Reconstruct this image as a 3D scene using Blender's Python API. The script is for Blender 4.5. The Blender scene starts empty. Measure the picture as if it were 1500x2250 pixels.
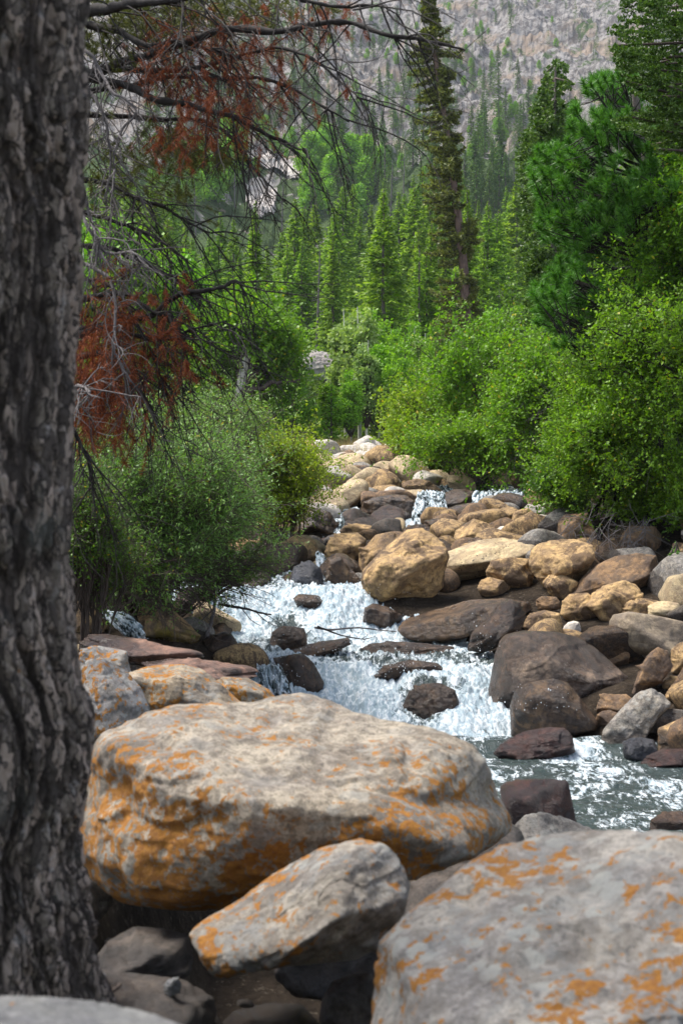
import bpy, bmesh, math, random
import numpy as np
R_ = math.radians
S = bpy.context.scene
COL = S.collection
# ------------------------------------------------------------------ camera
CAMZ, FPX = 1.6, 3125.0
cam = bpy.data.objects.new('camera', bpy.data.cameras.new('camera'))
COL.objects.link(cam); S.camera = cam
cam.location = (0, 0, CAMZ); cam.rotation_euler = (R_(90), 0, 0)
cam.data.sensor_fit = 'VERTICAL'; cam.data.sensor_height = 36; cam.data.sensor_width = 24
cam.data.lens = 50; cam.data.clip_start = 0.05; cam.data.clip_end = 5000
cam.data.dof.use_dof = True; cam.data.dof.focus_distance = 13.0; cam.data.dof.aperture_fstop = 8.0
# ------------------------------------------------------------------ light
W = bpy.data.worlds.new('World'); S.world = W; W.use_nodes = True
wn = W.node_tree; wn.nodes.clear()
SUN_EL, SUN_AZ = R_(62), R_(-74)          # azimuth measured from +Y (view direction) towards +X
sky = wn.nodes.new('ShaderNodeTexSky'); sky.sky_type = 'NISHITA'; sky.sun_disc = False
sky.sun_elevation = SUN_EL; sky.sun_rotation = SUN_AZ; sky.dust_density = 3.0; sky.air_density = 1.0; sky.altitude = 2500
hs = wn.nodes.new('ShaderNodeHueSaturation'); hs.inputs['Saturation'].default_value = 0.55
bg = wn.nodes.new('ShaderNodeBackground'); bg.inputs[1].default_value = 0.13
wo = wn.nodes.new('ShaderNodeOutputWorld')
wn.links.new(sky.outputs[0], hs.inputs['Color']); wn.links.new(hs.outputs[0], bg.inputs[0]); wn.links.new(bg.outputs[0], wo.inputs[0])
sl = bpy.data.lights.new('sun', 'SUN'); sl.energy = 3.1; sl.angle = R_(28); sl.color = (1.0, 0.95, 0.87)
sun = bpy.data.objects.new('sun', sl); COL.objects.link(sun)
sd = np.array([math.sin(SUN_AZ)*math.cos(SUN_EL), math.cos(SUN_AZ)*math.cos(SUN_EL), math.sin(SUN_EL)])
from mathutils import Vector
sun.rotation_euler = Vector(sd).to_track_quat('Z', 'Y').to_euler()
S.view_settings.view_transform = 'Standard'; S.view_settings.look = 'None'
S.view_settings.exposure = 1.47; S.view_settings.gamma = 1.0
S.cycles.max_bounces = 6; S.cycles.diffuse_bounces = 3; S.cycles.glossy_bounces = 2
S.cycles.transmission_bounces = 3; S.cycles.volume_bounces = 0; S.cycles.use_denoising = True
S.cycles.sample_clamp_indirect = 4

# ------------------------------------------------------------------ helpers
rng = np.random.default_rng(7)
def P(px, py, Y):
    return np.array([(px-750)/FPX*Y, Y, CAMZ-(py-1125)/FPX*Y])
def PP(pts, Y):
    pts = np.asarray(pts, float); Y = np.broadcast_to(np.asarray(Y, float), (len(pts),))
    return np.stack([(pts[:,0]-750)/FPX*Y, Y, CAMZ-(pts[:,1]-1125)/FPX*Y], 1)
def _h(ix, iy, iz, seed):
    h = (ix.astype(np.int64)*374761393 + iy.astype(np.int64)*668265263 + iz.astype(np.int64)*2147483647 + seed*1442695041) & 0xffffffff
    h = ((h ^ (h >> 13)) * 1274126177) & 0xffffffff
    h = ((h ^ (h >> 16)) * 2246822519) & 0xffffffff
    return ((h ^ (h >> 15)) & 0xffffff) / float(0xffffff)
def vnoise(p, seed=0):
    i = np.floor(p); f = p-i; i = i.astype(np.int64); u = f*f*f*(f*(f*6-15)+10)
    r = 0
    for dx in (0, 1):
        wx = u[:,0] if dx else 1-u[:,0]
        for dy in (0, 1):
            wy = u[:,1] if dy else 1-u[:,1]
            for dz in (0, 1):
                wz = u[:,2] if dz else 1-u[:,2]
                r = r + wx*wy*wz*_h(i[:,0]+dx, i[:,1]+dy, i[:,2]+dz, seed)
    return r*2-1
def fbm(p, octv=4, lac=2.03, gain=0.5, seed=0, ridged=False):
    p = np.asarray(p, float); a = 1; s = 0; t = 0
    for o in range(octv):
        n = vnoise(p + o*17.3, seed+o)
        if ridged: n = 1-2*np.abs(n)
        s = s + a*n; t += a; a *= gain; p = p*lac
    return s/t
def worley(p, seed=0):
    i = np.floor(p).astype(np.int64); f1 = np.full(len(p), 9.); f2 = np.full(len(p), 9.); idv = np.zeros(len(p))
    for dx in (-1,0,1):
        for dy in (-1,0,1):
            for dz in (-1,0,1):
                c = i+np.array([dx,dy,dz])
                q = np.stack([_h(c[:,0],c[:,1],c[:,2],seed+k) for k in (1,2,3)], 1)+c
                d = np.linalg.norm(q-p, axis=1); m = d < f1
                f2 = np.where(m, f1, np.minimum(f2, d)); idv = np.where(m, _h(c[:,0],c[:,1],c[:,2],seed+9), idv); f1 = np.where(m, d, f1)
    return f1, f2, idv
def unit(v): return v/np.maximum(np.linalg.norm(v, axis=-1, keepdims=True), 1e-9)
def sstep(a, b, x):
    t = np.clip((x-a)/(b-a), 0, 1); return t*t*(3-2*t)
def in_poly(x, y, poly):
    poly = np.asarray(poly, float); r = np.zeros(len(x), bool); n = len(poly)
    for k in range(n):
        x1, y1 = poly[k]; x2, y2 = poly[(k+1) % n]
        if y1 == y2: continue
        c = ((y1 > y) != (y2 > y)) & (x < (x2-x1)*(y-y1)/(y2-y1)+x1); r ^= c
    return r
class Geo:
    """collects vertices and faces of ONE mesh"""
    def __init__(s): s.V = []; s.F = {3: [], 4: []}; s.A = []; s.n = 0
    def add(s, V, F, a=None):
        V = np.asarray(V, float).reshape(-1, 3); F = np.asarray(F)
        s.V.append(V); s.F[F.shape[1]].append(F+s.n); s.n += len(V)
        s.A.append(np.zeros(len(V)) if a is None else np.broadcast_to(a, (len(V),)))
    def build(s, name, mat, parent=None, loc=(0,0,0), smooth=False, extra=None):
        V = np.concatenate(s.V); A = np.concatenate(s.A)
        loops = []; tot = []
        for k in (3, 4):
            for f in s.F[k]: loops.append(f.ravel()); tot.append(np.full(len(f), k))
        loops = np.concatenate(loops).astype(np.int32); tot = np.concatenate(tot).astype(np.int32)
        me = bpy.data.meshes.new(name); me.vertices.add(len(V)); me.loops.add(len(loops)); me.polygons.add(len(tot))
        me.vertices.foreach_set('co', (V-np.asarray(loc, float)).astype(np.float32).ravel())
        me.loops.foreach_set('vertex_index', loops)
        me.polygons.foreach_set('loop_start', np.concatenate([[0], np.cumsum(tot)[:-1]]).astype(np.int32))
        me.polygons.foreach_set('use_smooth', np.full(len(tot), smooth))
        me.update(calc_edges=True)
        at = me.attributes.new('rnd', 'FLOAT', 'POINT'); at.data.foreach_set('value', A.astype(np.float32))
        if extra:
            for k, v in extra.items():
                at = me.attributes.new(k, 'FLOAT', 'POINT'); at.data.foreach_set('value', np.asarray(v, np.float32))
        me.materials.append(mat)
        o = bpy.data.objects.new(name, me); COL.objects.link(o)
        if parent is not None: o.parent = parent; 
        else: o.location = tuple(loc)
        return o
def tag(o, label=None, cat=None, group=None, kind=None):
    if label: o['label'] = label
    if cat: o['category'] = cat
    if group: o['group'] = group
    if kind: o['kind'] = kind
    return o
def empty(name, loc, label, cat, group=None):
    o = bpy.data.objects.new(name, None); COL.objects.link(o); o.location = tuple(loc); o.empty_display_size = .2
    return tag(o, label, cat, group)
def copy_tree(o, parent=None):
    c = o.copy(); COL.objects.link(c); c.parent = parent
    for ch in list(o.children): copy_tree(ch, c)
    return c
def tubes(Pn, Rn, sides=5):
    Pn = np.asarray(Pn, float); N, K, _ = Pn.shape; Rn = np.broadcast_to(Rn, (N, K))
    t = unit(np.gradient(Pn, axis=1)); ref = np.zeros_like(t); ref[..., 0] = .31; ref[..., 1] = .95; ref[..., 2] = .05
    bad = np.abs((t*unit(ref)).sum(-1)) > .9; ref[bad] = (0.1, 0, 1.)
    a = unit(np.cross(t, ref)); b = np.cross(t, a)
    th = np.arange(sides)*2*np.pi/sides
    ring = a[:,:,None,:]*np.cos(th)[:,None] + b[:,:,None,:]*np.sin(th)[:,None]
    V = Pn[:,:,None,:] + ring*Rn[:,:,None,None]
    i = (np.arange(N)[:,None,None]*K + np.arange(K-1)[None,:,None])*sides; j = np.arange(sides)[None,None,:]; jn = (j+1) % sides
    F = np.stack([i+j, i+jn, i+sides+jn, i+sides+j], -1).reshape(-1, 4)
    return V.reshape(-1, 3), F
def bez(A, C, B, K):
    t = np.linspace(0, 1, K)[None,:,None]
    return (1-t)**2*A[:,None]+2*t*(1-t)*C[:,None]+t*t*B[:,None]
def leafquads(c, d, s, l, w):
    """rhombic leaves: base c, direction d, side s"""
    l = np.broadcast_to(l, (len(c),))[:,None]; w = np.broadcast_to(w, (len(c),))[:,None]
    V = np.stack([c, c+d*l*.45+s*w, c+d*l, c+d*l*.45-s*w], 1).reshape(-1, 3)
    return V, np.arange(len(V)).reshape(-1, 4)
def needles(c, d, s, l, w):
    l = np.broadcast_to(l, (len(c),))[:,None]; w = np.broadcast_to(w, (len(c),))[:,None]
    V = np.stack([c-s*w, c+s*w, c+d*l], 1).reshape(-1, 3)
    return V, np.arange(len(V)).reshape(-1, 3)
def rdir(n): return unit(rng.normal(size=(n, 3)))
def smooth_line(pts, K):
    """Catmull-Rom resample"""
    p = np.asarray(pts, float); p = np.vstack([2*p[0]-p[1], p, 2*p[-1]-p[-2]]); out = []
    n = len(p)-3
    for t in np.linspace(0, n-1e-6, K):
        k = int(t); u = t-k; a, b, c, d = p[k:k+4]
        out.append(.5*((2*b)+(c-a)*u+(2*a-5*b+4*c-d)*u*u+(3*b-a-3*c+d)*u**3))
    return np.array(out)

# ------------------------------------------------------------------ materials
class N:
    def __init__(s, name):
        s.m = bpy.data.materials.new(name); s.m.use_nodes = True; s.t = s.m.node_tree; s.t.nodes.clear()
        s.out = s.t.nodes.new('ShaderNodeOutputMaterial')
    def n(s, typ, ins=None, **kw):
        x = s.t.nodes.new('ShaderNode'+typ)
        for k, v in kw.items(): setattr(x, k, v)
        for k, v in (ins or {}).items(): s.put(x.inputs[k], v)
        return x
    def put(s, sock, v):
        if isinstance(v, bpy.types.NodeSocket): s.t.links.new(v, sock)
        elif isinstance(v, (tuple, list)) and len(v) == 3 and sock.type == 'RGBA': sock.default_value = (*v, 1)
        else: sock.default_value = v
    def coord(s, scale=(1,1,1), rnd=True):
        tc = s.n('TexCoord'); src = tc.outputs['Object']
        if rnd:
            oi = s.n('ObjectInfo'); m = s.n('VectorMath', {0: oi.outputs['Random'], 1: (91.7, 57.3, 33.1)}, operation='MULTIPLY')
            src = s.n('VectorMath', {0: src, 1: m.outputs[0]}, operation='ADD').outputs[0]
        if scale != (1,1,1): src = s.n('VectorMath', {0: src, 1: scale}, operation='MULTIPLY').outputs[0]
        return src
    def noise(s, vec, scale, detail=6, rough=.55, dist=0.):
        return s.n('TexNoise', {'Vector': vec, 'Scale': scale, 'Detail': detail, 'Roughness': rough, 'Distortion': dist}).outputs['Fac']
    def vor(s, vec, scale, feature='F1', out='Distance', rand=1.):
        return s.n('TexVoronoi', {'Vector': vec, 'Scale': scale, 'Randomness': rand}, feature=feature).outputs[out]
    def step(s, v, a, b, lo=0., hi=1.):
        return s.n('MapRange', {'Value': v, 'From Min': a, 'From Max': b, 'To Min': lo, 'To Max': hi}, interpolation_type='SMOOTHSTEP').outputs[0]
    def math(s, op, a, b=0.):
        return s.n('Math', {0: a, 1: b}, operation=op, use_clamp=False).outputs[0]
    def mix(s, f, a, b, mode='MIX'):
        x = s.n('Mix', data_type='RGBA', blend_type=mode); s.put(x.inputs[0], f); s.put(x.inputs[6], a); s.put(x.inputs[7], b); return x.outputs[2]
    def attr(s, name): return s.n('Attribute', attribute_name=name).outputs['Fac']
    def bump(s, h, dist, strength=1., normal=None):
        ins = {'Height': h, 'Distance': dist, 'Strength': strength}
        if normal is not None: ins['Normal'] = normal
        return s.n('Bump', ins).outputs[0]
    def pbr(s, col, rough=.8, normal=None, spec=.5, **kw):
        ins = {'Base Color': col, 'Roughness': rough, 'Specular IOR Level': spec}
        if normal is not None: ins['Normal'] = normal
        b = s.n('BsdfPrincipled', ins)
        for k, v in kw.items(): s.put(b.inputs[k.replace('_', ' ')], v)
        return b.outputs[0]
    def done(s, sh):
        s.t.links.new(sh, s.out.inputs['Surface']); return s.m

def rock_mat(name, ca, cb, stain=(.05,.035,.028), stain_amt=.45, orange=0., pale=0., spots=0., wet=0., wetline=0., speck=.5, sc=1., bump=1., moss=0., mott=.55, otop=0., osc=1.):
    n = N(name); v = n.coord()
    big = n.noise(v, 1.7*sc, 4, .6, .4); mid = n.noise(v, 7*sc, 8, .65, .3); fine = n.noise(v, 70*sc, 6, .7)
    col = n.mix(n.step(mid, .40, .60), (ca[0]*1.12, ca[1]*1.1, ca[2]*1.05), (cb[0]*.82, cb[1]*.82, cb[2]*.85))
    # weathering stains with shapes of their own
    st = n.noise(n.coord((1, 1, .55)), 3.1*sc, 8, .68, .8)
    col = n.mix(n.math('MULTIPLY', n.step(st, .485, .555), min(1., stain_amt*1.15)), col, stain)
    st2 = n.noise(n.coord((1.6, 1.6, .9)), 11*sc, 9, .72, .6)
    col = n.mix(n.math('MULTIPLY', n.step(st2, .53, .60), stain_amt*.75), col, (stain[0]*1.3, stain[1]*1.3, stain[2]*1.3))
    col = n.mix(n.math('MULTIPLY', n.step(big, .52, .75), .35), col, (ca[0]*1.35, ca[1]*1.2, ca[2]*.95))
    mo = n.noise(v, (44 if orange else 15)*sc, 8, .78, .3)
    col = n.mix(n.math('MULTIPLY', n.step(mo, .50, .56), mott), col, (stain[0]*1.5+ca[0]*.15, stain[1]*1.5+ca[1]*.15, stain[2]*1.5+ca[2]*.15))
    col = n.mix(n.math('MULTIPLY', n.step(mo, .47, .42), mott*.5), col, (min(1, ca[0]*1.45), min(1, ca[1]*1.42), min(1, ca[2]*1.4)))
    sp = n.noise(v, (150 if orange else 110)*sc, 4, .85)
    col = n.mix(n.math('MULTIPLY', n.step(sp, .53, .60), speck), col, (ca[0]*.28, ca[1]*.27, ca[2]*.28))
    col = n.mix(n.math('MULTIPLY', n.step(sp, .46, .36), speck*.5), col, (min(1, cb[0]*1.5), min(1, cb[1]*1.5), min(1, cb[2]*1.5)))
    if pale:
        w = n.n('VectorMath', {0: v, 1: n.n('TexNoise', {'Vector': v, 'Scale': 14., 'Detail': 3.}).outputs['Color']}, operation='ADD').outputs[0]
        d1 = n.vor(n.n('VectorMath', {0: v, 1: n.n('VectorMath', {0: n.n('TexNoise', {'Vector': v, 'Scale': 22., 'Detail': 6., 'Roughness': .7}).outputs['Color'], 1: (.045,.045,.045)}, operation='MULTIPLY').outputs[0]}, operation='ADD').outputs[0], 19.)
        ring = n.step(d1, .36, .31)
        keep = n.step(n.noise(v, 4.3, 3), .46, .56)
        col = n.mix(n.math('MULTIPLY', n.math('MULTIPLY', ring, keep), .8*pale), col, n.mix(fine, (.40,.40,.36), (.62,.61,.56)))
        g2 = n.noise(v, 9, 9, .74, .5)
        col = n.mix(n.math('MULTIPLY', n.step(g2, .5, .6), .65*pale), col, (.34,.34,.33))
        dk = n.noise(v, 34, 8, .74, .4)
        col = n.mix(n.math('MULTIPLY', n.step(dk, .56, .62), .55*pale), col, (.085,.08,.08))
    if spots:
        d2 = n.vor(v, 26.); col = n.mix(n.math('MULTIPLY', n.math('MULTIPLY', n.step(d2, .27, .2), n.step(n.noise(v, 3.3, 3), .5, .58)), spots), col, (.02,.018,.016))
    if orange:
        reg = n.noise(v, 4.2, 5, .6, .3); on = n.noise(v, 30*osc, 8, .66, .4); on2 = n.noise(v, 110, 5, .75)
        m = n.math('ADD', n.math('ADD', n.math('MULTIPLY', reg, .55), n.math('MULTIPLY', on, .75)), n.math('MULTIPLY', on2, .16))
        if otop:
            oz = n.n('SeparateXYZ', {0: n.n('TexCoord').outputs['Object']})
            m = n.math('ADD', m, n.math('ADD', n.step(oz.outputs[2], .24, .40, otop*.35, -otop), n.step(oz.outputs[0], -.3, .35, otop*.5, -otop*.25)))
        lo = .845-.082*orange
        m = n.step(m, lo, lo+.018)
        oc = n.mix(n.step(on2, .35, .65), (.34,.115,.005), (.52,.215,.010))
        col = n.mix(n.math('MULTIPLY', m, .92), col, oc)
    if moss:
        mm = n.noise(v, 4, 6, .6); gz = n.n('SeparateXYZ', {0: n.n('TexCoord').outputs['Object']}).outputs[2]
        mm = n.math('SUBTRACT', mm, n.math('MULTIPLY', gz, 1.3))
        col = n.mix(n.math('MULTIPLY', n.step(mm, .3, .5), moss), col, (.20,.15,.015))
    rough = .82
    wetf = None
    if wetline:
        gz = n.n('SeparateXYZ', {0: n.n('TexCoord').outputs['Object']}).outputs[2]
        e = n.math('SUBTRACT', n.math('ADD', gz, n.math('MULTIPLY', n.noise(v, 5, 5), .25)), wetline+.12)
        wetf = n.step(e, .03, -.03)
    if wet:
        wn_ = n.step(n.noise(v, 2.2, 6, .6), .55-.5*wet, .7-.5*wet)
        wetf = wn_ if wetf is None else n.math('MAXIMUM', wetf, wn_)
    if wetf is not None:
        col = n.mix(wetf, col, n.mix(1., col, (.34,.31,.30), 'MULTIPLY'))
        rough = n.n('MapRange', {'Value': wetf, 'To Min': .82, 'To Max': .24}).outputs[0]
    h = n.math('ADD', n.math('MULTIPLY', mid, 1.), n.math('MULTIPLY', n.noise(v, 28*sc, 10, .78), .75))
    crack = n.vor(n.n('VectorMath', {0: v, 1: n.n('VectorMath', {0: n.n('TexNoise', {'Vector': v, 'Scale': 3.*sc, 'Detail': 5.}).outputs['Color'], 1: (.5,.5,.5)}, operation='MULTIPLY').outputs[0]}, operation='ADD').outputs[0], 2.6*sc, 'DISTANCE_TO_EDGE')
    h = n.math('ADD', h, n.math('MULTIPLY', n.step(crack, 0., .02), .05))
    nb = n.bump(h, .035*bump/sc, .9)
    nb = n.bump(n.noise(v, 240*sc, 4, .75), .003/sc, .7, nb)
    return n.done(n.pbr(col, rough, nb, .45))

def leaf_mat(name, ca, cb, cc=None, ccf=.93, trans=.35, rough=.5):
    n = N(name); a = n.attr('rnd'); oi = n.n('ObjectInfo').outputs['Random']
    col = n.mix(n.step(a, 0., .9), ca, cb)
    col = n.mix(n.math('MULTIPLY', oi, .45), col, n.mix(1., col, (1.35, .95, .75), 'MULTIPLY'))
    if cc: col = n.mix(n.step(a, ccf, ccf+.015), col, cc)
    p = n.pbr(col, rough, None, .35); tr = n.n('BsdfTranslucent', {'Color': n.mix(1., col, (1.25,1.35,.6), 'MULTIPLY')}).outputs[0]
    mx = n.n('MixShader', {0: trans, 1: p, 2: tr}); return n.done(mx.outputs[0])
def wood_mat(name, ca, cb, sc=30, stretch=.15, bump=.004, rough=.85):
    n = N(name); v = n.coord((1,1,stretch)); a = n.noise(v, sc, 8, .7, .5)
    return n.done(n.pbr(n.mix(n.step(a, .32, .68), ca, cb), rough, n.bump(a, bump), .3))
MAT = {}
MAT['lichen'] = rock_mat('lichen_boulder', (.48,.39,.28), (.34,.275,.20), (.10,.075,.05), .45, orange=1.22, pale=.5, speck=.5)
MAT['lichen_big'] = rock_mat('orange_lichen_boulder', (.52,.45,.36), (.39,.33,.265), (.09,.07,.05), .5, orange=1.25, pale=.45, speck=.6, mott=.7, otop=.062, osc=1.35)
MAT['lichen_mid'] = rock_mat('lichen_grey_boulder', (.50,.45,.385), (.37,.33,.285), (.10,.08,.065), .4, orange=1.05, pale=1., speck=.4)
MAT['lichen_grey'] = rock_mat('grey_lichen_boulder', (.52,.48,.44), (.39,.36,.335), (.10,.085,.07), .4, orange=1.05, pale=.9, speck=.4)
MAT['grey'] = rock_mat('grey_granite', (.36,.36,.36), (.27,.27,.28), (.10,.10,.10), .3, orange=.1, pale=.5)
MAT['tan'] = rock_mat('tan_boulder', (.53,.35,.16), (.40,.26,.125), (.07,.042,.028), .8, speck=.3, sc=.9, wetline=0.)
MAT['tanwet'] = rock_mat('tan_boulder_wet_foot', (.50,.33,.155), (.37,.24,.12), (.065,.042,.03), .8, speck=.3, sc=.9, wetline=.16)
MAT['pale'] = rock_mat('pale_buff_boulder', (.62,.49,.29), (.52,.41,.25), (.20,.13,.08), .4, speck=.25, sc=.8, spots=.8)
MAT['spotted'] = rock_mat('black_spotted_boulder', (.42,.27,.12), (.33,.21,.11), (.06,.04,.03), .6, speck=.3, spots=1.)
MAT['brown'] = rock_mat('brown_boulder', (.30,.18,.09), (.20,.13,.075), (.05,.035,.03), .6, speck=.35)
MAT['wetbrown'] = rock_mat('wet_brown_boulder', (.26,.16,.09), (.17,.11,.075), (.04,.03,.028), .6, wet=.95, speck=.3)
MAT['wetpart'] = rock_mat('half_wet_boulder', (.40,.26,.14), (.27,.18,.11), (.045,.033,.03), .7, wet=.55, wetline=.2, speck=.3)
MAT['red'] = rock_mat('dark_red_rock', (.22,.10,.075), (.14,.075,.065), (.04,.03,.03), .5, wet=.9, speck=.3)
MAT['redslab'] = rock_mat('red_brown_slab', (.30,.17,.12), (.21,.12,.09), (.05,.035,.03), .6, wet=.3, speck=.3)
MAT['speck'] = rock_mat('speckled_grey_boulder', (.40,.36,.31), (.28,.25,.22), (.06,.055,.05), .6, pale=.4, speck=.8, wetline=.22)
MAT['blue'] = rock_mat('blue_grey_rock', (.20,.22,.27), (.15,.17,.21), (.05,.05,.06), .5, wet=.5)
MAT['white'] = rock_mat('bleached_rock', (.66,.60,.52), (.54,.49,.43), (.28,.24,.20), .4, speck=.25)
MAT['mossy'] = rock_mat('mossy_foot_boulder', (.40,.26,.13), (.27,.18,.10), (.05,.035,.03), .6, moss=.9, wetline=.10)
MAT['taupe'] = rock_mat('taupe_boulder', (.38,.30,.205), (.29,.23,.165), (.10,.075,.055), .5, speck=.3, sc=.9, mott=.4)
MAT['darkwet'] = rock_mat('dark_wet_boulder', (.31,.22,.155), (.20,.145,.10), (.045,.033,.028), .7, wet=.5, wetline=.42, speck=.35, mott=.6)
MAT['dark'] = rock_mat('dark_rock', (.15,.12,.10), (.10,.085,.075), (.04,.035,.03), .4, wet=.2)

# ------------------------------------------------------------------ the lie of the land
RY = np.array([-8, 6, 10.2, 10.55, 11.15, 12.4, 12.65, 13.5, 17, 19.5, 20.2, 24, 24.8, 30, 36, 45, 60, 90, 130, 180, 260, 360, 500, 700, 950])
RZ = np.array([-.1, 0, 0, .07, .36, .44, .5, .84, .98, 1.05, 1.5, 1.7, 1.98, 2.5, 3.0, 3.8, 5.9, 10.9, 19.7, 33, 59, 100, 172, 305, 500])
def zr(Y): return np.interp(Y, RY, RZ)
CY = [-8, 2.5, 4.5, 6, 8, 9.5, 10.5, 11.5, 12.5, 13.2, 14.5, 17, 18.5, 19.5, 20.2, 21.5, 24, 26, 36]
CL = [3, 2.4, 1.0, -.1, -.3, -.5, -.65, -.85, -.98, -1.25, -1.6, -2.1, -1.4, -.2, .1, .9, 1.9, 2.5, 3.0]
CR = [5, 4.6, 4.2, 3.6, 2.8, 2.1, 1.15, 1.35, 1.1, .35, -.1, -1.0, -.7, .3, 1.6, 2.7, 3.0, 3.3, 3.5]
def chan(X, Y):
    """signed distance outside the channel; side -1 left, +1 right"""
    l = np.interp(Y, CY, CL); r = np.interp(Y, CY, CR)
    return np.maximum(l-X, X-r), np.where(X < (l+r)/2, -1, 1)
def tz(X, Y):
    X = np.asarray(X, float); Y = np.asarray(Y, float); sh = X.shape
    X = X.ravel(); Y = Y.ravel()
    d, side = chan(X, Y)
    sb = zr(Y)*.25+zr(Y-1.1)*.25+zr(Y+1.1)*.2+zr(Y-2)*.15+zr(Y+2)*.15; kb = sstep(.1, .9, d)*sstep(8.5, 9.6, Y)*sstep(40, 30, Y); base = zr(Y)*(1-kb)+sb*kb
    inc = sstep(40, 26, Y)
    wet = -.26*sstep(.05, -.25, d)*inc
    dd = np.clip(d, 0, None)
    bank = np.where(side < 0, .42*(1-np.exp(-dd*2.0))*sstep(14.5, 11, Y)+.06*dd, .10*np.minimum(dd, 4)+.05*dd)*np.where(Y > 40, .5, 1)
    z = base+wet+np.minimum(bank, 6)*inc
    near = sstep(6.6, 3.6, Y)*sstep(3.2, 1.2, X-.12*Y)
    hol = sstep(-.62, -.42, X)*sstep(1.0, 1.5, Y)*.75
    z = z*(1-near)+(.67-hol)*near
    p = np.stack([X, Y, X*0], 1)
    z += fbm(p*.9, 4, seed=3)*.06*sstep(2, 8, Y)
    far = sstep(36, 120, Y)
    z += far*np.minimum(Y/300, 1.5)*(fbm(p/46, 4, seed=21)*6.5)
    f2 = 1.35*sstep(110, 240, Y)
    wp = p/30+fbm(p/60, 3, seed=5)[:,None]*.9
    z += f2*(fbm(wp, 5, seed=31, ridged=True, gain=.55)*9)
    z += f2*fbm(p/7.5, 5, seed=41, ridged=True, gain=.6)*2.6
    # valley sides rise to either hand
    z += far*(np.abs(X/np.maximum(Y, 1))**2)*Y*.35
    return z.reshape(sh)
def tz1(x, y): return float(tz(np.array([x]), np.array([y]))[0])
_yy = np.geomspace(30, 900, 1500)
def hit(px, py):
    X = (px-750)/FPX*_yy; Z = CAMZ-(py-1125)/FPX*_yy
    k = np.nonzero(tz(X, _yy) > Z)[0]
    return _yy[k[0]] if len(k) else None
def zy(py):
    """distance of the stream-bed surface seen at photo row py"""
    yy = np.linspace(6.2, 45, 2000); row = 1125+(CAMZ-zr(yy))/yy*FPX
    row = np.minimum.accumulate(row)
    return float(np.interp(-py, -row, yy))

_yn = np.concatenate([np.linspace(5.5, 20, 1200), np.linspace(20.05, 42, 500)])
def ground_at(px, py, water=False):
    X = (px-750)/FPX*_yn; Zr = CAMZ-(py-1125)/FPX*_yn
    g_ = tz(X, _yn); 
    if water: g_ = np.maximum(g_, zr(_yn)-.03)
    k = np.nonzero(g_ > Zr)[0]
    return float(_yn[k[0]]) if len(k) else 40.
def fan(Yr, us, y0=-8.):
    Yg, U = np.meshgrid(Yr, us, indexing='ij'); X = U*(Yg-y0)
    return X, Yg
def grid_faces(a, b):
    i = np.arange(a-1)[:,None]*b+np.arange(b-1)[None,:]
    return np.stack([i, i+1, i+b+1, i+b], -1).reshape(-1, 4)
# near ground
n = N('bank_soil'); v = n.coord(rnd=False)
c = n.mix(n.step(n.noise(v, 3, 8, .7), .35, .65), (.018,.014,.011), (.05,.038,.028))
c = n.mix(n.step(n.noise(v, 30, 5, .8), .57, .62), c, (.10,.08,.06))
peb = n.vor(v, 24.)
MAT['soil'] = n.done(n.pbr(c, .9, n.bump(n.math('ADD', n.noise(v, 25, 8, .75), n.math('MULTIPLY', peb, -.6)), .03), .04))
us = np.concatenate([np.linspace(-3, -.62, 30)[:-1], np.linspace(-.62, .62, 420), np.linspace(.62, 3, 30)[1:]])
Yn = np.concatenate([np.linspace(-7.5, 1, 20)[:-1], np.geomspace(1, 40, 420)])
X, Yg = fan(Yn, us); Z = tz(X, Yg)
g = Geo(); g.add(np.stack([X, Yg, Z], -1), grid_faces(*X.shape))
tag(g.build('ground', MAT['soil'], smooth=True), kind='structure')
# mountain side
n = N('mountain_rock'); v = n.coord(rnd=False)
a = n.noise(v, .045, 8, .65, .6); b = n.noise(v, .35, 10, .72, .5); cfi = n.noise(v, 2.2, 6, .75)
c = n.mix(n.step(b, .44, .56), (.24,.215,.205), (.60,.555,.53))
c = n.mix(n.math('MULTIPLY', n.step(a, .5, .62), .75), c, (.58,.43,.31))
c = n.mix(n.math('MULTIPLY', n.step(n.noise(v, .6, 8, .75, 1.), .55, .66), .7), c, (.20,.18,.17))
c = n.mix(n.step(cfi, .58, .66), c, (.56,.52,.50))
geo = n.n('NewGeometry'); pos = n.n('SeparateXYZ', {0: geo.outputs['Position']})
scrub = n.noise(v, .11, 9, .72, .4)
low = n.step(pos.outputs[1], 330., 120., 0., .22)
c = n.mix(n.step(n.math('ADD', scrub, low), .55, .61), c, n.mix(n.noise(v, 1.1, 4), (.06,.12,.03), (.17,.25,.08)))
c = n.mix(n.step(pos.outputs[1], 110., 60.), c, n.mix(n.noise(v, .9, 6), (.03,.05,.015), (.09,.11,.04)))
hh = n.math('ADD', n.math('MULTIPLY', b, 1.6), cfi)
MAT['mountain'] = n.done(n.pbr(c, .92, n.bump(hh, 2.2, 1.), .2))
us2 = np.concatenate([np.linspace(-1.2, -.3, 60)[:-1], np.linspace(-.3, .3, 560), np.linspace(.3, 1.2, 60)[1:]])
Ym = np.geomspace(40, 950, 700)
X, Yg = fan(Ym, us2); Z = tz(X, Yg)
g = Geo(); g.add(np.stack([X, Yg, Z], -1), grid_faces(*X.shape))
tag(g.build('mountain', MAT['mountain'], smooth=False), kind='structure')

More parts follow.
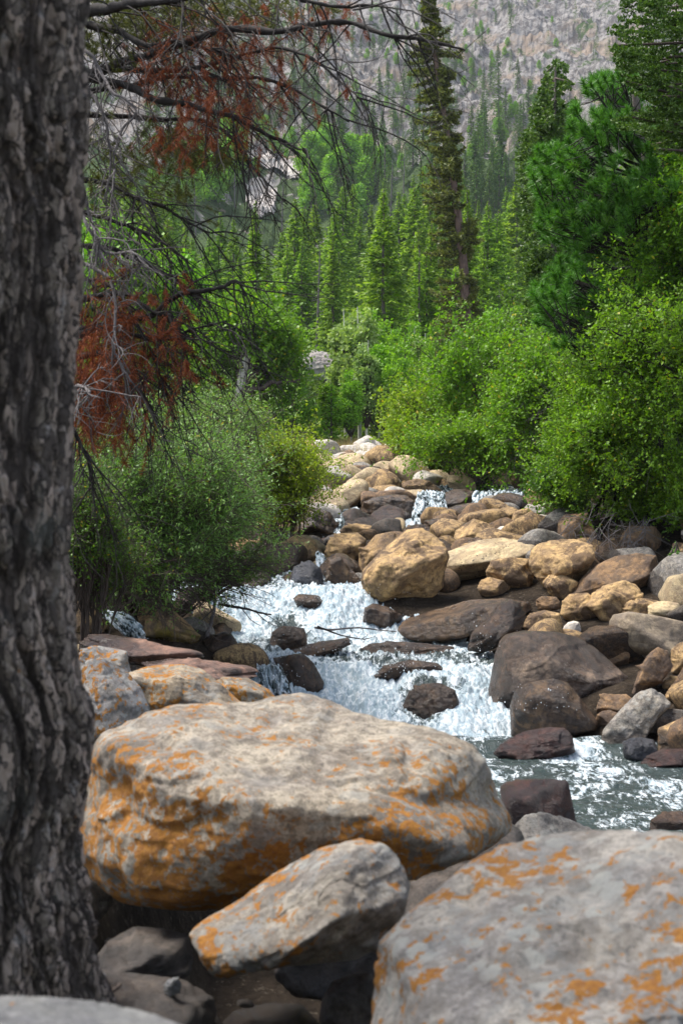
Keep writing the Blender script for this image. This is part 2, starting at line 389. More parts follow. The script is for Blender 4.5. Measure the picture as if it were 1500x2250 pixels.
# ------------------------------------------------------------------ water
n = N('stream_water'); v = n.coord(rnd=False)
foam = n.attr('foam')
vs = n.coord((1., .38, .55), rnd=False)
t1 = n.noise(vs, 9, 8, .7, 1.2); t2 = n.noise(vs, 30, 5, .66, .9); t3 = n.noise(v, 110, 4, .7)
fm = n.math('ADD', n.math('ADD', foam, n.math('MULTIPLY', n.math('SUBTRACT', t1, .5), 1.5)), n.math('MULTIPLY', n.math('SUBTRACT', t2, .5), 1.05))
fm = n.step(n.math('ADD', fm, n.math('MULTIPLY', n.math('SUBTRACT', t3, .5), .45)), .36, .66)
wc = n.mix(n.noise(v, 2.5, 4), (.018,.032,.032), (.045,.062,.058))
bn = n.bump(n.math('ADD', n.noise(n.coord((1., .6, 1), rnd=False), 16, 6, .6, .8), n.math('MULTIPLY', t2, .35)), .05, .8)
water = n.pbr(wc, .07, bn, .5, IOR=1.33)
fb = n.bump(n.math('ADD', t2, n.math('MULTIPLY', t3, .6)), .03, .9)
fc = n.mix(n.step(n.math('ADD', n.math('MULTIPLY', t2, .6), n.math('MULTIPLY', t1, .4)), .44, .60), (.34,.44,.50), (.82,.86,.88))
foams = n.pbr(fc, .55, fb, .4)
mx = n.n('MixShader', {0: fm, 1: water, 2: foams})
MAT['water'] = n.done(mx.outputs[0])
def river():
    step = .0125
    Ys = np.concatenate([np.arange(2.2, 5.6, .03), np.arange(5.6, 14.6, step), np.arange(14.6, 26, .03)]); us = np.linspace(0, 1, 330)
    Yg, U = np.meshgrid(Ys, us, indexing='ij')
    L = np.interp(Ys, CY, CL)[:,None]-.35; Rr = np.interp(Ys, CY, CR)[:,None]+.35
    X = L+(Rr-L)*U
    p = np.stack([X, Yg, X*0], -1).reshape(-1, 3); x = p[:,0]; y = p[:,1]
    yo = y + fbm(p*np.array([1.4, .6, 1]), 3, seed=61)*.55*sstep(9, 10.2, y)*sstep(16, 14, y)
    z = zr(yo)
    dz = (zr(yo+.12)-zr(yo-.12))/.24
    steep = np.clip(dz/.35, 0, 1)
    fo = .21+.0*x
    band = lambda a, b, c, d: sstep(a, b, y)*sstep(d, c, y)
    fo += .27*band(9.6, 10.4, 15, 17.5)
    fo += .42*steep*band(9.9, 10.3, 26, 27)
    fo += .22*band(6.5, 9.2, 10, 10.6)*(1-sstep(.6, 1.9, np.abs(x-1.3)))  # pool foam also carries the white sky reflections, put in as colour
    fo += .50*fbm(p*np.array([2.6, 2.2, 1]), 4, seed=71)
    fo += .35*sstep(.15, -.05, chan(x, y)[0]*-1+.0)*band(10, 10.6, 15, 16)*.4
    fo -= .55*np.exp(-((x-.60)/.24)**2)*band(10.1, 10.4, 10.9, 11.2)+.5*np.exp(-((x+.50)/.20)**2)*band(12.3, 12.5, 13., 13.3)
    # turbulent lumps in the white water, wavelets in the pool
    ws = np.stack([x+.2*fbm(p*2, 2, seed=81), y, z], 1)
    turb = fbm(ws*np.array([5, 3.2, 1]), 5, seed=91, gain=.62)
    rid = fbm(ws*np.array([11, 6, 1]), 4, seed=95, ridged=True, gain=.6)
    A = band(9.7, 10.5, 15, 17)
    z = z + A*(turb*.075+rid*.022+.05*np.abs(fbm(ws*np.array([26, 15, 1]), 2, seed=99))) + (1-A)*(fbm(ws*np.array([3.4, 5.5, 1]), 3, seed=101)*.022+fbm(ws*np.array([9, 15, 1]), 3, seed=103, ridged=True)*.010)
    # standing waves below each drop
    z += .07*np.sin((y-10.2)*9+fbm(p*1.5, 2, seed=105)*3)*band(8.8, 9.8, 10.2, 10.5)*.6
    g = Geo(); g.add(np.stack([x, y, z], 1), grid_faces(*X.shape))
    o = g.build('river_water', MAT['water'], smooth=True, extra={'foam': fo})
    return tag(o, kind='structure')
river()
n = N('water_spray'); MAT['spray'] = n.done(n.pbr((.92,.95,.97), .3, None, .5))

# ------------------------------------------------------------------ rocks
_ico = {}
def ico(s):
    if s not in _ico:
        bm = bmesh.new(); bmesh.ops.create_icosphere(bm, subdivisions=s, radius=1)
        _ico[s] = (np.array([v.co[:] for v in bm.verts]), np.array([[v.index for v in f.verts] for f in bm.faces])); bm.free()
    return _ico[s]
def polar_outline(pts, nb=180):
    """radius of the closed outline about the origin for nb angles"""
    pts = np.asarray(pts, float); th = (np.arange(nb)+.5)/nb*2*np.pi-np.pi; R = np.zeros(nb)
    a = pts; b = np.roll(pts, -1, 0); e = b-a
    for k, t in enumerate(th):
        d = np.array([math.cos(t), math.sin(t)])
        den = d[0]*e[:,1]-d[1]*e[:,0]; den = np.where(np.abs(den) < 1e-12, 1e-12, den)
        s_ = (a[:,0]*e[:,1]-a[:,1]*e[:,0])/den; u = (a[:,0]*d[1]-a[:,1]*d[0])/den
        ok = (u >= -1e-6) & (u <= 1+1e-6) & (s_ > 0); R[k] = s_[ok].max() if ok.any() else np.nan
    R[np.isnan(R)] = np.nanmean(R)
    return R
def rock_geo(outline, Yc, depth, seed, sub=5, npl=9, pw=26, rough=.062, facets=.3, planes=None):
    r = np.random.default_rng(seed)
    pts = PP(outline, Yc)[:, [0, 2]]; c = (pts.max(0)+pts.min(0))/2; q = pts-c
    # principal frame
    w, E = np.linalg.eigh(np.cov(q.T)); ang = math.atan2(E[1,1], E[0,1])
    while ang > math.pi/4: ang -= math.pi/2
    while ang < -math.pi/4: ang += math.pi/2
    ca, sa = math.cos(ang), math.sin(ang); rot = np.array([[ca, sa], [-sa, ca]])
    qq = q @ rot.T; c2 = (qq.max(0)+qq.min(0))/2; qq = qq-c2; hx, hz = (qq.max(0)-qq.min(0))/2
    D, F = ico(sub)
    pn = unit(r.normal(size=(npl, 3))); pn[:4] = unit(np.array([[0,-1,.25],[0,-.75,.8],[0,1,.1],[0,-.6,-.8]])+r.normal(size=(4,3))*.22)
    pd = r.uniform(.64, 1.0, npl)*(1-facets*.3)
    if planes:
        pl = np.array(planes, float); pn = np.concatenate([unit(pl[:,:3]), pn[4:]]); pd = np.concatenate([pl[:,3], pd[4:]+.12])
    dots = np.clip(D @ pn.T, 0, None)/pd
    rc = (np.sum(dots**pw, 1)+1.05**-pw)**(-1/pw)
    xz = np.hypot(D[:,0], D[:,2]); th = np.arctan2(D[:,2], D[:,0]); nb = 180
    bi = ((th+np.pi)/(2*np.pi)*nb).astype(int) % nb
    sil = np.zeros(nb); np.maximum.at(sil, bi, rc*xz)
    sil[sil == 0] = np.median(sil[sil > 0])
    k = np.exp(-np.linspace(-2, 2, 9)**2); k /= k.sum()
    sm = lambda a: np.convolve(np.concatenate([a[-4:], a, a[:4]]), k, 'valid')
    sil = sm(sil)
    R = polar_outline(qq/np.array([hx, hz]), nb)
    R = .6*R+.4*sm(R)
    fac = R/sil; tt = (th+np.pi)/(2*np.pi)*nb-.5
    s = np.interp(tt, np.arange(-1, nb+1), np.concatenate([fac[-1:], fac, fac[:1]]))
    bl = sstep(.15, .8, xz); s = 1*(1-bl)+s*bl
    V = np.stack([D[:,0]*rc*s*hx, D[:,1]*rc*depth, D[:,2]*rc*s*hz], 1)
    size = (hx*hz*depth)**(1/3.)
    pr = V/size+seed*3.7
    dn = unit(D)
    amp = size*rough
    disp = fbm(pr*1.3, 3, seed=seed)*1.0+fbm(pr*3.6, 4, seed=seed+5)*.7+fbm(pr*2.4, 4, seed=seed+9, ridged=True)*.6-np.clip(fbm(pr*1.7+9, 3, seed=seed+21, ridged=True)-.45, 0, 1)*1.6
    # bedding ledges
    lay = V[:,2]/size*2.3+V[:,0]/size*.5*(r.random()-.5)+fbm(pr*1.1, 2, seed=seed+11)*.8
    fr = lay-np.floor(lay); disp += .45*(sstep(0, .12, fr)-fr)*(vnoise(pr*1.2, seed+3) > -.1)
    if sub >= 6: disp += fbm(pr*14, 4, seed=seed+15, gain=.6)*.16
    V = V+dn*(disp*amp)[:,None]
    x = V[:,0]+c2[0]; zz = V[:,2]+c2[1]
    Xw = x*ca-zz*sa+c[0]; Zw = x*sa+zz*ca+c[1]
    Yw = V[:,1]+Yc
    # trim the outline so the finished stone keeps the shape it was measured with
    tgt = np.asarray(outline, float); cp = (tgt.max(0)+tgt.min(0))/2; cw = P(cp[0], cp[1], Yc); nb = 120
    Rt = polar_outline(tgt-cp, nb)
    for it in range(4):
        dx = 750+Xw/Yw*FPX-cp[0]; dy = 1125-(Zw-CAMZ)/Yw*FPX-cp[1]
        rr = np.hypot(dx, dy); tt = (np.arctan2(dy, dx)+np.pi)/(2*np.pi)*nb; bi = tt.astype(int) % nb
        Ra = np.zeros(nb); np.maximum.at(Ra, bi, rr); Ra[Ra == 0] = np.median(Ra)
        rho = np.clip(Rt/Ra, .6, 1.6); rho = np.convolve(np.concatenate([rho[-2:], rho, rho[:2]]), [.1,.2,.4,.2,.1], 'valid')
        f = lambda arr: np.interp(tt-.5, np.arange(-1, nb+1), np.concatenate([arr[-1:], arr, arr[:1]]))
        k_ = 1+(f(rho)-1)*sstep(.25, .95, rr/np.maximum(f(Ra), 1e-6))
        Xw = cw[0]+(Xw-cw[0])*k_; Zw = cw[2]+(Zw-cw[2])*k_
    return np.stack([Xw, Yw, Zw], 1), F
_seed = [100]; NB = []
def box_outline(x0, y0, x1, y1, seed):
    r = np.random.default_rng(seed); k = 11; th = np.linspace(0, 2*np.pi, k, endpoint=False)+r.uniform(0, .5)
    e = r.uniform(2.2, 4.2); c, s = np.cos(th), np.sin(th); rr = (np.abs(c)**e+np.abs(s)**e)**(-1/e)*r.uniform(.9, 1.04, k)
    x = c*rr; y = s*rr; sk = r.uniform(-.25, .25); x = x+sk*y
    x = (x-x.min())/(x.max()-x.min()); y = (y-y.min())/(y.max()-y.min())
    return np.stack([x0+x*(x1-x0), y0+y*(y1-y0)], 1)
def rock(name, label, outline, Y, mat, cat='boulder', group=None, depth=None, sub=5, **kw):
    _seed[0] += 1; sd_ = kw.pop('seed', _seed[0])
    if not isinstance(outline[0], (tuple, list)): outline = box_outline(*outline, sd_)
    o = np.asarray(outline, float); w = (o[:,0].max()-o[:,0].min()); h = o[:,1].max()-o[:,1].min()
    keep = kw.pop('keep', False)
    if (Y is None or Y > 8.0) and not keep and name != 'rock_outcrop': 
        Yc_ = ground_at((o[:,0].max()+o[:,0].min())/2, o[:,1].max()-3, mat in ('wetbrown', 'red', 'blue'))
        Y = Yc_+.40*min(w, 1.5*h)/FPX*Yc_
        lift = kw.pop('lift', 0)
    wm, hm = w/FPX*Y/2, h/FPX*Y/2
    if depth is None: depth = .85*min(wm, 1.5*hm)+.1*wm
    V, F = rock_geo(o, Y, depth, sd_, sub, **kw); NB.append((V[:,0].mean(), Y, wm, depth))
    g = Geo(); g.add(V, F)
    loc = (V[:,0].mean(), Y, V[:,2].min())
    ob = g.build(name, MAT[mat], loc=loc, smooth=True)
    return tag(ob, label, cat, group)

# the big lichen-covered boulders close by
F1 = [(203,1650),(215,1612),(262,1590),(320,1560),(400,1542),(480,1541),(560,1541),(612,1527),(660,1521),(715,1534),(770,1560),(850,1578),(930,1590),(1000,1610),(1050,1640),(1078,1690),(1100,1750),(1127,1800),(1122,1835),(1060,1885),(950,1925),(820,1960),(700,1985),(520,2003),(370,2006),(262,1990),(205,1940),(167,1870),(163,1800),(183,1745),(195,1690)]
rock('boulder', 'huge buff boulder splashed with orange lichen, against the big tree trunk', F1, 3.25, 'lichen_big', depth=.42, sub=7, rough=.062, npl=12, pw=26, seed=11, planes=[(.04,-.42,.91,.66),(0,-.95,-.25,.84),(.9,-.42,.1,.88),(-.86,-.5,.12,.86),(.1,-.55,-.83,.82),(.45,-.6,.66,.80)])
F2 = [(412,2050),(440,2020),(520,1978),(600,1920),(700,1862),(790,1838),(850,1853),(885,1900),(902,1950),(890,2010),(840,2080),(780,2112),(650,2122),(540,2142),(480,2157),(445,2120)]
rock('boulder', 'pointed wedge of grey stone with orange lichen, tucked under the huge buff boulder', F2, 2.62, 'lichen_mid', depth=.2, sub=7, rough=.06, npl=8, pw=30, seed=23, planes=[(-.2,-.62,.76,.60),(.35,-.75,-.55,.66),(-.93,-.3,-.2,.9),(.75,-.55,.35,.8)])
F3 = [(820,2150),(830,2070),(880,2012),(960,1950),(1020,1900),(1090,1860),(1200,1832),(1330,1822),(1500,1824),(1600,1850),(1700,1980),(1720,2300),(1500,2480),(1000,2480),(850,2400),(812,2250)]
rock('boulder', 'very large grey lichen boulder at the lower edge beside the pointed wedge', F3, 2.15, 'lichen_grey', depth=.42, sub=7, rough=.055, npl=11, pw=22, seed=31, planes=[(-.06,-.52,.85,.60),(0,-.98,-.12,.86),(-.88,-.4,.25,.86),(.2,-.8,.56,.74)])
rock('boulder', 'flat grey boulder top at the foot of the big tree trunk', [(-160,2200),(0,2186),(100,2190),(220,2203),(350,2232),(440,2262),(480,2350),(300,2500),(-160,2500)], 1.5, 'grey', depth=.16, sub=6, seed=37)
rock('stone', 'small rounded stone pinched between the wedge and the large grey boulder', (803,2025,862,2095), 2.75, 'lichen_mid', 'stone', depth=.05)
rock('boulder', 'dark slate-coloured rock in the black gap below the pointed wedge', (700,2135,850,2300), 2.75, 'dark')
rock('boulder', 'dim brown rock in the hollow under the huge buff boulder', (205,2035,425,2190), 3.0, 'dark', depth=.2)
rock('boulder', 'added dark rock blackening the shaded hollow behind the pointed wedge', (600,1985,900,2200), 3.6, 'dark', depth=.25)  # dark-coloured rock added to blacken the shaded hollow
rock('boulder', 'added dark rock blackening the shaded gap between huge buff and large grey boulder', [(820,1900),(900,1850),(1000,1800),(1100,1790),(1150,1830),(1160,1950),(1100,2050),(900,2080)], 4.1, 'dark', depth=.3)  # dark fill rock added where the gap lies in black shade
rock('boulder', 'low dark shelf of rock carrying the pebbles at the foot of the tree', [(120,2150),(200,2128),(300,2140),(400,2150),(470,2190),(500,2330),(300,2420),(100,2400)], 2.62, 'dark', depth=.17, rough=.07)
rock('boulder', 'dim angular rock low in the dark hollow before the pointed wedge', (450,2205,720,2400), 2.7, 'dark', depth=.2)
for i, (x0, y0, x1, y1, lb) in enumerate([(185,2132,235,2172,'rounded grey pebble touching the base of the big tree trunk'),(360,2150,398,2190,'upright pale pebble in the dark hollow'),(295,2178,326,2200,'smallest white pebble beside the short stick'),(255,2180,300,2205,'flat grey pebble lying by the short stick'),(245,2140,262,2152,'tiny chip of stone behind the short stick'),(520,2195,560,2215,'thin dark pebble near the lower edge of the hollow')]):
    rock('pebble', lb, (x0,y0,x1,y1), 2.55+.03*i, 'grey' if i != 5 else 'dark', 'pebble', sub=4)
# left bank
A_ = [(175,1500),(180,1470),(192,1448),(230,1447),(280,1475),(310,1510),(330,1556),(325,1600),(280,1650),(200,1650),(185,1560)]
rock('boulder', 'grey boulder mottled with pale and orange lichen touching the tree trunk', A_, 5.4, 'lichen_grey', sub=6, seed=41)
rock('boulder', 'low speckled lichen boulder behind the grey one by the trunk', (172,1418,290,1500), 6.2, 'lichen_grey')
rock('boulder', 'broad boulder with a rusty orange lichen face above the huge buff boulder', [(275,1480),(320,1463),(400,1459),(445,1470),(490,1505),(535,1545),(510,1590),(330,1600),(290,1540)], 5.9, 'lichen', sub=6, seed=43)
rock('boulder', 'small brown boulder speckled orange at the end of the lichen row', [(465,1500),(490,1486),(545,1490),(592,1515),(610,1538),(580,1570),(500,1570)], 6.6, 'lichen')
rock('slab', 'long red-brown slab lying across the bank', [(172,1420),(185,1396),(222,1390),(300,1403),(370,1418),(450,1430),(454,1442),(420,1452),(340,1458),(260,1452),(180,1440)], 7.6, 'redslab', 'slab', depth=.22, npl=8, pw=18)
rock('slab', 'dark layered slab whose tip hangs over the small cascade', [(290,1458),(370,1446),(450,1450),(560,1464),(573,1480),(545,1500),(480,1500),(400,1485)], 7.3, 'redslab', 'slab', depth=.25, npl=8, pw=18)
rock('boulder', 'pale brown boulder beside the trunk under the willow', [(150,1330),(160,1300),(190,1310),(225,1345),(236,1375),(225,1398),(160,1395)], 8.6, 'tan')
rock('boulder', 'shiny wet purple-brown boulder above the side trickle', (208,1312,320,1370), 10.2, 'wetbrown')
rock('boulder', 'brown boulder with a yellow-green mossy foot', [(314,1400),(320,1362),(345,1338),(380,1340),(415,1370),(442,1397),(430,1425),(370,1420)], 9.6, 'mossy', depth=.2)
rock('boulder', 'rounded tan boulder behind the mossy-footed one', (332,1317,402,1362), 10.4, 'brown')
rock('stone', 'little tan stone between the mossy-footed boulder and the foam', (415,1362,446,1388), 10.5, 'tan', 'stone')
rock('boulder', 'smooth dark grey rock at the left foot of the upper white fall', (445,1393,528,1448), 10.8, 'wetbrown')
rock('boulder', 'dark boulder in the shade under the willow twigs', (150,1268,260,1330), 11.5, 'dark')
rock('boulder', 'second shaded boulder under the willow, half hidden by twigs', (380,1290,470,1350), 12.0, 'redslab')
# rocks in and around the white water
rock('slab', 'thin dark slab slanting between the two white falls', [(603,1446),(640,1428),(700,1410),(765,1399),(772,1414),(740,1438),(690,1447),(640,1455)], 11.9, 'wetbrown', 'slab', npl=8)
rock('boulder', 'dark wedge with a stair-like face where the small cascade drops', [(598,1445),(665,1434),(690,1458),(712,1500),(706,1540),(650,1545),(620,1500)], 10.6, 'wetbrown', npl=9, pw=16)
rock('boulder', 'dark wet rock standing out of the foam at the big round boulder', [(795,1370),(800,1335),(820,1326),(855,1335),(885,1352),(880,1385),(830,1395)], 12.4, 'wetbrown')
rock('boulder', 'water-washed hump midway down the rapid', [(785,1440),(800,1415),(850,1409),(930,1413),(1000,1420),(1000,1440),(900,1450)], 11.75, 'wetbrown', rough=.07)
rock('boulder', 'long low hump awash below the first one', [(815,1490),(840,1462),(900,1450),(960,1455),(980,1475),(930,1500)], 11.3, 'wetbrown', rough=.07)
rock('boulder', 'black rock behind the curtain of the lower fall', (885,1500,1010,1610), 10.62, 'wetbrown', depth=.1, rough=.08)
rock('boulder', 'black rock showing through the upper white fall', (590,1375,675,1440), 12.6, 'wetbrown', depth=.1, rough=.08)
rock('boulder', 'rock with water sheeting over it at the lip of the upper fall', (643,1305,718,1350), 13.5, 'wetbrown', rough=.07)
rock('boulder', 'small brown rock awash above the upper fall', (586,1272,642,1306), 14.6, 'wetpart')
rock('boulder', 'blue-grey pyramid rock beside the thin spout of water', [(634,1285),(645,1245),(680,1230),(706,1250),(716,1295),(670,1300)], 15.2, 'blue', npl=8, pw=16)
rock('boulder', 'brown rock on the far side of the thin spout', [(712,1280),(722,1230),(745,1222),(790,1270),(795,1292),(730,1300)], 15.0, 'wetpart')
rock('boulder', 'pale brown pyramid boulder above the blue-grey one', [(598,1222),(622,1190),(650,1175),(690,1187),(710,1217),(700,1245),(640,1245)], 16.8, 'tanwet', npl=9)
rock('boulder', 'low tan boulder where the willow branch reaches over the water', [(483,1230),(490,1192),(530,1180),(570,1190),(599,1225),(570,1255)], 16.2, 'tanwet')
rock('stone', 'upright narrow stone behind the low tan boulder', (565,1172,596,1205), 17.5, 'tan', 'stone')
rock('boulder', 'large dark brown boulder under the bright green shrub', [(635,1150),(645,1122),(690,1115),(725,1125),(744,1155),(735,1182),(660,1182)], 19.0, 'wetpart')
rock('boulder', 'orange-tan boulder with a dark underside beside the spotted one', [(712,1215),(720,1190),(745,1172),(785,1170),(805,1185),(800,1215),(780,1240),(730,1235)], 17.0, 'tan')
rock('boulder', 'brown boulder peppered with black spots behind the craggy giant', [(787,1250),(788,1215),(803,1200),(825,1175),(860,1167),(888,1182),(880,1215),(850,1250),(800,1265)], 16.6, 'spotted')
rock('boulder', 'flat-topped tan boulder behind the spotted one', (745,1150,838,1195), 18.0, 'tan')
G1 = [(792,1275),(797,1250),(835,1212),(862,1190),(893,1163),(925,1159),(952,1174),(976,1195),(988,1222),(978,1252),(974,1290),(950,1315),(915,1332),(865,1337),(825,1325),(797,1300)]
rock('boulder', 'craggy giant boulder with purple stains beside the upper fall', G1, 14.3, 'tan', sub=6, rough=.075, npl=10, depth=.42, seed=57)
G2 = [(962,1240),(970,1215),(1000,1204),(1050,1187),(1100,1181),(1175,1190),(1195,1205),(1180,1235),(1120,1255),(1067,1268),(1030,1280),(995,1280),(970,1262)]
rock('boulder', 'long smooth pale boulder next to the craggy giant', G2, 15.2, 'pale', sub=6, depth=.35, rough=.035, seed=59)
rock('boulder', 'pinkish block leaning below the long pale boulder', [(1066,1255),(1080,1230),(1120,1224),(1165,1228),(1174,1260),(1165,1292),(1130,1303),(1090,1292),(1070,1275)], 14.4, 'tan', npl=9)
rock('boulder', 'squat brown rock under the pinkish block', [(1047,1292),(1055,1275),(1075,1268),(1105,1275),(1121,1290),(1112,1312),(1080,1316),(1055,1308)], 13.9, 'spotted')
rock('boulder', 'big golden boulder with a cracked face beneath the shrub skirts', [(1160,1240),(1165,1210),(1180,1195),(1210,1187),(1260,1184),(1300,1195),(1308,1225),(1290,1258),(1250,1290),(1225,1312),(1195,1292),(1170,1262)], 14.6, 'tan', sub=6, npl=9, pw=14)
rock('boulder', 'angular ochre rock propped against the big golden boulder', [(1190,1280),(1205,1262),(1235,1262),(1270,1278),(1262,1305),(1235,1325),(1205,1305)], 13.6, 'tan', npl=8, pw=16)
rock('boulder', 'long slanting smooth boulder running up under the bushes', [(1250,1305),(1275,1270),(1310,1240),(1350,1222),(1400,1214),(1442,1219),(1447,1255),(1425,1295),(1380,1312),(1320,1320),(1270,1320)], 14.2, 'brown', sub=6, rough=.03, seed=61)
rock('boulder', 'blocky tan boulder at the foot of the slanting one', [(1229,1350),(1235,1320),(1250,1305),(1290,1302),(1312,1320),(1316,1352),(1290,1372),(1250,1370)], 12.9, 'tan', npl=8, pw=14)
rock('boulder', 'deeply cracked boulder with a dark grey right half', [(1283,1332),(1300,1305),(1330,1285),(1370,1274),(1397,1285),(1414,1307),(1402,1328),(1372,1338),(1352,1352),(1340,1372),(1318,1364),(1300,1342)], 12.6, 'tan', rough=.08, npl=8, pw=14)
rock('boulder', 'orange-tan boulder half hidden behind the smooth taupe one', (1362,1314,1452,1365), 12.8, 'tan')
rock('boulder', 'square pale block beside the little conifer', (1422,1321,1500,1372), 12.5, 'pale', npl=8)
rock('boulder', 'large smooth taupe boulder reaching the frame edge', [(1336,1368),(1345,1350),(1380,1342),(1430,1350),(1500,1365),(1560,1385),(1560,1440),(1490,1455),(1430,1462),(1370,1432),(1340,1398)], 11.6, 'taupe', sub=6, rough=.03, seed=63)
rock('slab', 'broad flat slab glistening wet along the stream edge', [(871,1382),(885,1360),(930,1345),(975,1335),(1030,1318),(1110,1313),(1160,1320),(1172,1337),(1120,1380),(1040,1400),(1010,1408),(960,1415),(905,1410),(880,1398)], 12.9, 'wetpart', 'slab', depth=.5, sub=6, rough=.03, seed=65)
rock('boulder', 'sharp black wet rock leaning at the water beside the flat slab', [(1024,1430),(1035,1390),(1070,1360),(1095,1325),(1120,1314),(1145,1325),(1156,1355),(1142,1390),(1100,1420),(1060,1436)], 11.7, 'wetbrown', keep=True, depth=.3, npl=8, pw=15)
rock('boulder', 'rounded golden-brown boulder behind the biggest dark one', [(1145,1375),(1160,1350),(1195,1340),(1228,1347),(1237,1375),(1220,1395),(1160,1395)], 12.3, 'tan')
rock('stone', 'small rusty rock behind the rounded golden one', (1176,1310,1230,1348), 13.2, 'brown', 'stone')
G3 = [(1085,1440),(1095,1410),(1112,1391),(1150,1384),(1220,1387),(1270,1400),(1310,1425),(1350,1460),(1397,1500),(1385,1530),(1320,1570),(1250,1600),(1180,1615),(1110,1628),(1062,1620),(1052,1570),(1062,1540),(1076,1495)]
rock('boulder', 'biggest dark brown boulder, wet black on its face, beside the lower fall', G3, 10.75, 'darkwet', sub=7, depth=.42, rough=.035, seed=67, keep=True)
rock('boulder', 'brown sloping boulder standing in front of the biggest dark one', [(1121,1620),(1119,1550),(1130,1515),(1160,1499),(1215,1490),(1247,1500),(1280,1540),(1318,1587),(1312,1608),(1250,1618),(1180,1620)], 10.05, 'wetpart', sub=6, keep=True, depth=.28, rough=.035, npl=9, seed=69)
rock('stone', 'narrow white stone between golden and taupe boulders', (1234,1364,1276,1402), 12.0, 'white', 'stone')
rock('boulder', 'dark tan boulder cut by the frame edge above the upright slab', (1472,1408,1530,1488), 10.8, 'tan')
rock('boulder', 'rusty upright slab leaning like a fin', [(1383,1530),(1400,1480),(1420,1440),(1442,1421),(1467,1430),(1477,1465),(1452,1500),(1412,1522),(1397,1535)], 10.6, 'brown', npl=8, pw=14, depth=.14)
rock('stone', 'rounded purple-brown stone in the gap below the taupe boulder', (1328,1415,1384,1470), 11.2, 'brown', 'stone')
rock('boulder', 'low mottled boulder by the foot of the biggest dark one', (1308,1524,1392,1582), 10.4, 'brown')
rock('boulder', 'tall leaning grey speckled boulder with its foot in the pool', [(1308,1648),(1325,1600),(1370,1550),(1400,1520),(1430,1511),(1455,1525),(1477,1550),(1445,1578),(1425,1612),(1405,1655),(1360,1672),(1320,1662)], 9.5, 'speck', sub=6, npl=9, pw=14, seed=71)
rock('boulder', 'oval streaked boulder leaning on the grey speckled one', [(1402,1588),(1415,1565),(1450,1556),(1510,1560),(1530,1600),(1470,1625),(1420,1614)], 9.8, 'speck')
rock('boulder', 'brown block at the frame edge below the oval one', [(1443,1655),(1445,1600),(1490,1580),(1540,1580),(1540,1665),(1480,1668)], 9.3, 'tanwet', npl=8)
rock('stone', 'light tan stone behind the oval boulder', (1458,1500,1530,1548), 10.2, 'tan', 'stone')
rock('stone', 'golden stone above the light tan one at the frame edge', (1452,1486,1520,1520), 10.5, 'tan', 'stone')
rock('stone', 'rounded rusty stone beside the sloping brown boulder', (1307,1560,1364,1606), 10.0, 'brown', 'stone')
rock('stone', 'little white-flecked stone at the edge of the pool', (1250,1586,1302,1616), 9.8, 'speck', 'stone')
rock('boulder', 'dark red glistening rock in the middle of the pool mouth', [(1081,1655),(1100,1632),(1150,1607),(1200,1597),(1240,1598),(1256,1615),(1264,1652),(1240,1680),(1180,1680),(1100,1672)], 9.1, 'red', sub=6, rough=.08, seed=73)
rock('boulder', 'slate-blue rock lying in the pool', (1366,1620,1448,1682), 9.1, 'blue', npl=8)
rock('boulder', 'purple wedge of rock lying lowest at the pool edge', [(1393,1690),(1420,1660),(1460,1645),(1530,1645),(1530,1695),(1450,1700)], 8.8, 'red', npl=8)
rock('boulder', 'square-cut dark red block behind the huge buff boulder', [(1098,1725),(1130,1713),(1200,1711),(1247,1715),(1252,1740),(1268,1820),(1262,1930),(1120,1935),(1100,1800)], 6.6, 'red', npl=7, pw=20, depth=.2)
rock('boulder', 'brown rock with a white patch behind the large grey boulder', [(1090,1870),(1130,1812),(1152,1790),(1190,1783),(1240,1796),(1310,1825),(1330,1960),(1280,2080),(1120,2080),(1080,1980)], 4.6, 'speck', sub=6)
rock('boulder', 'green-brown rock awash at the near edge of the pool', (1425,1782,1540,1850), 7.2, 'wetbrown')
# upper cascade
rock('boulder', 'dark round boulder between the two small upper falls', [(790,1125),(797,1102),(822,1092),(860,1086),(892,1087),(917,1105),(932,1150),(915,1166),(850,1168),(800,1150)], 19.2, 'wetpart', sub=6, seed=75)
rock('boulder', 'smooth tan boulder sloping above the dark round one', [(850,1090),(885,1060),(915,1051),(945,1057),(968,1075),(968,1100),(920,1108)], 21.5, 'tan')
rock('boulder', 'pale rounded boulder at the top of the upper cascade', (980,1043,1046,1086), 24.2, 'pale')
rock('boulder', 'angular tan block behind the pale rounded one', (1013,1034,1062,1074), 25.5, 'tan', npl=8)
rock('boulder', 'dark-faced leaning boulder on the crest of the cascade', [(1068,1080),(1070,1042),(1085,1032),(1110,1036),(1140,1070),(1146,1088),(1090,1092)], 24.6, 'brown', npl=9)
rock('boulder', 'rust-coloured boulder tucked under the green thicket', [(1115,1042),(1140,1018),(1170,1012),(1177,1035),(1162,1078),(1130,1078)], 26.0, 'brown')
rock('boulder', 'black dripping rock dividing the upper falls', (962,1073,1046,1130), 22.6, 'wetbrown')
rock('boulder', 'reddish brown boulder below the dividing black rock', [(975,1135),(1000,1110),(1040,1104),(1068,1115),(1073,1138),(1020,1150)], 21.0, 'wetpart')
rock('slab', 'flat brown slab at the foot of the second small fall', (930,1138,1018,1176), 19.3, 'wetpart', 'slab')
rock('boulder', 'faceted golden boulder resting on the long pale one', [(994,1188),(1000,1165),(1040,1139),(1070,1149),(1097,1170),(1085,1190),(1030,1205)], 17.8, 'tan', npl=8, pw=15, sub=6)
rock('boulder', 'rounded tan boulder above the faceted golden one', (1062,1126,1124,1168), 19.5, 'tan')
rock('boulder', 'split tan boulder with a dark notch', (1118,1116,1172,1172), 19.0, 'tan', npl=8)
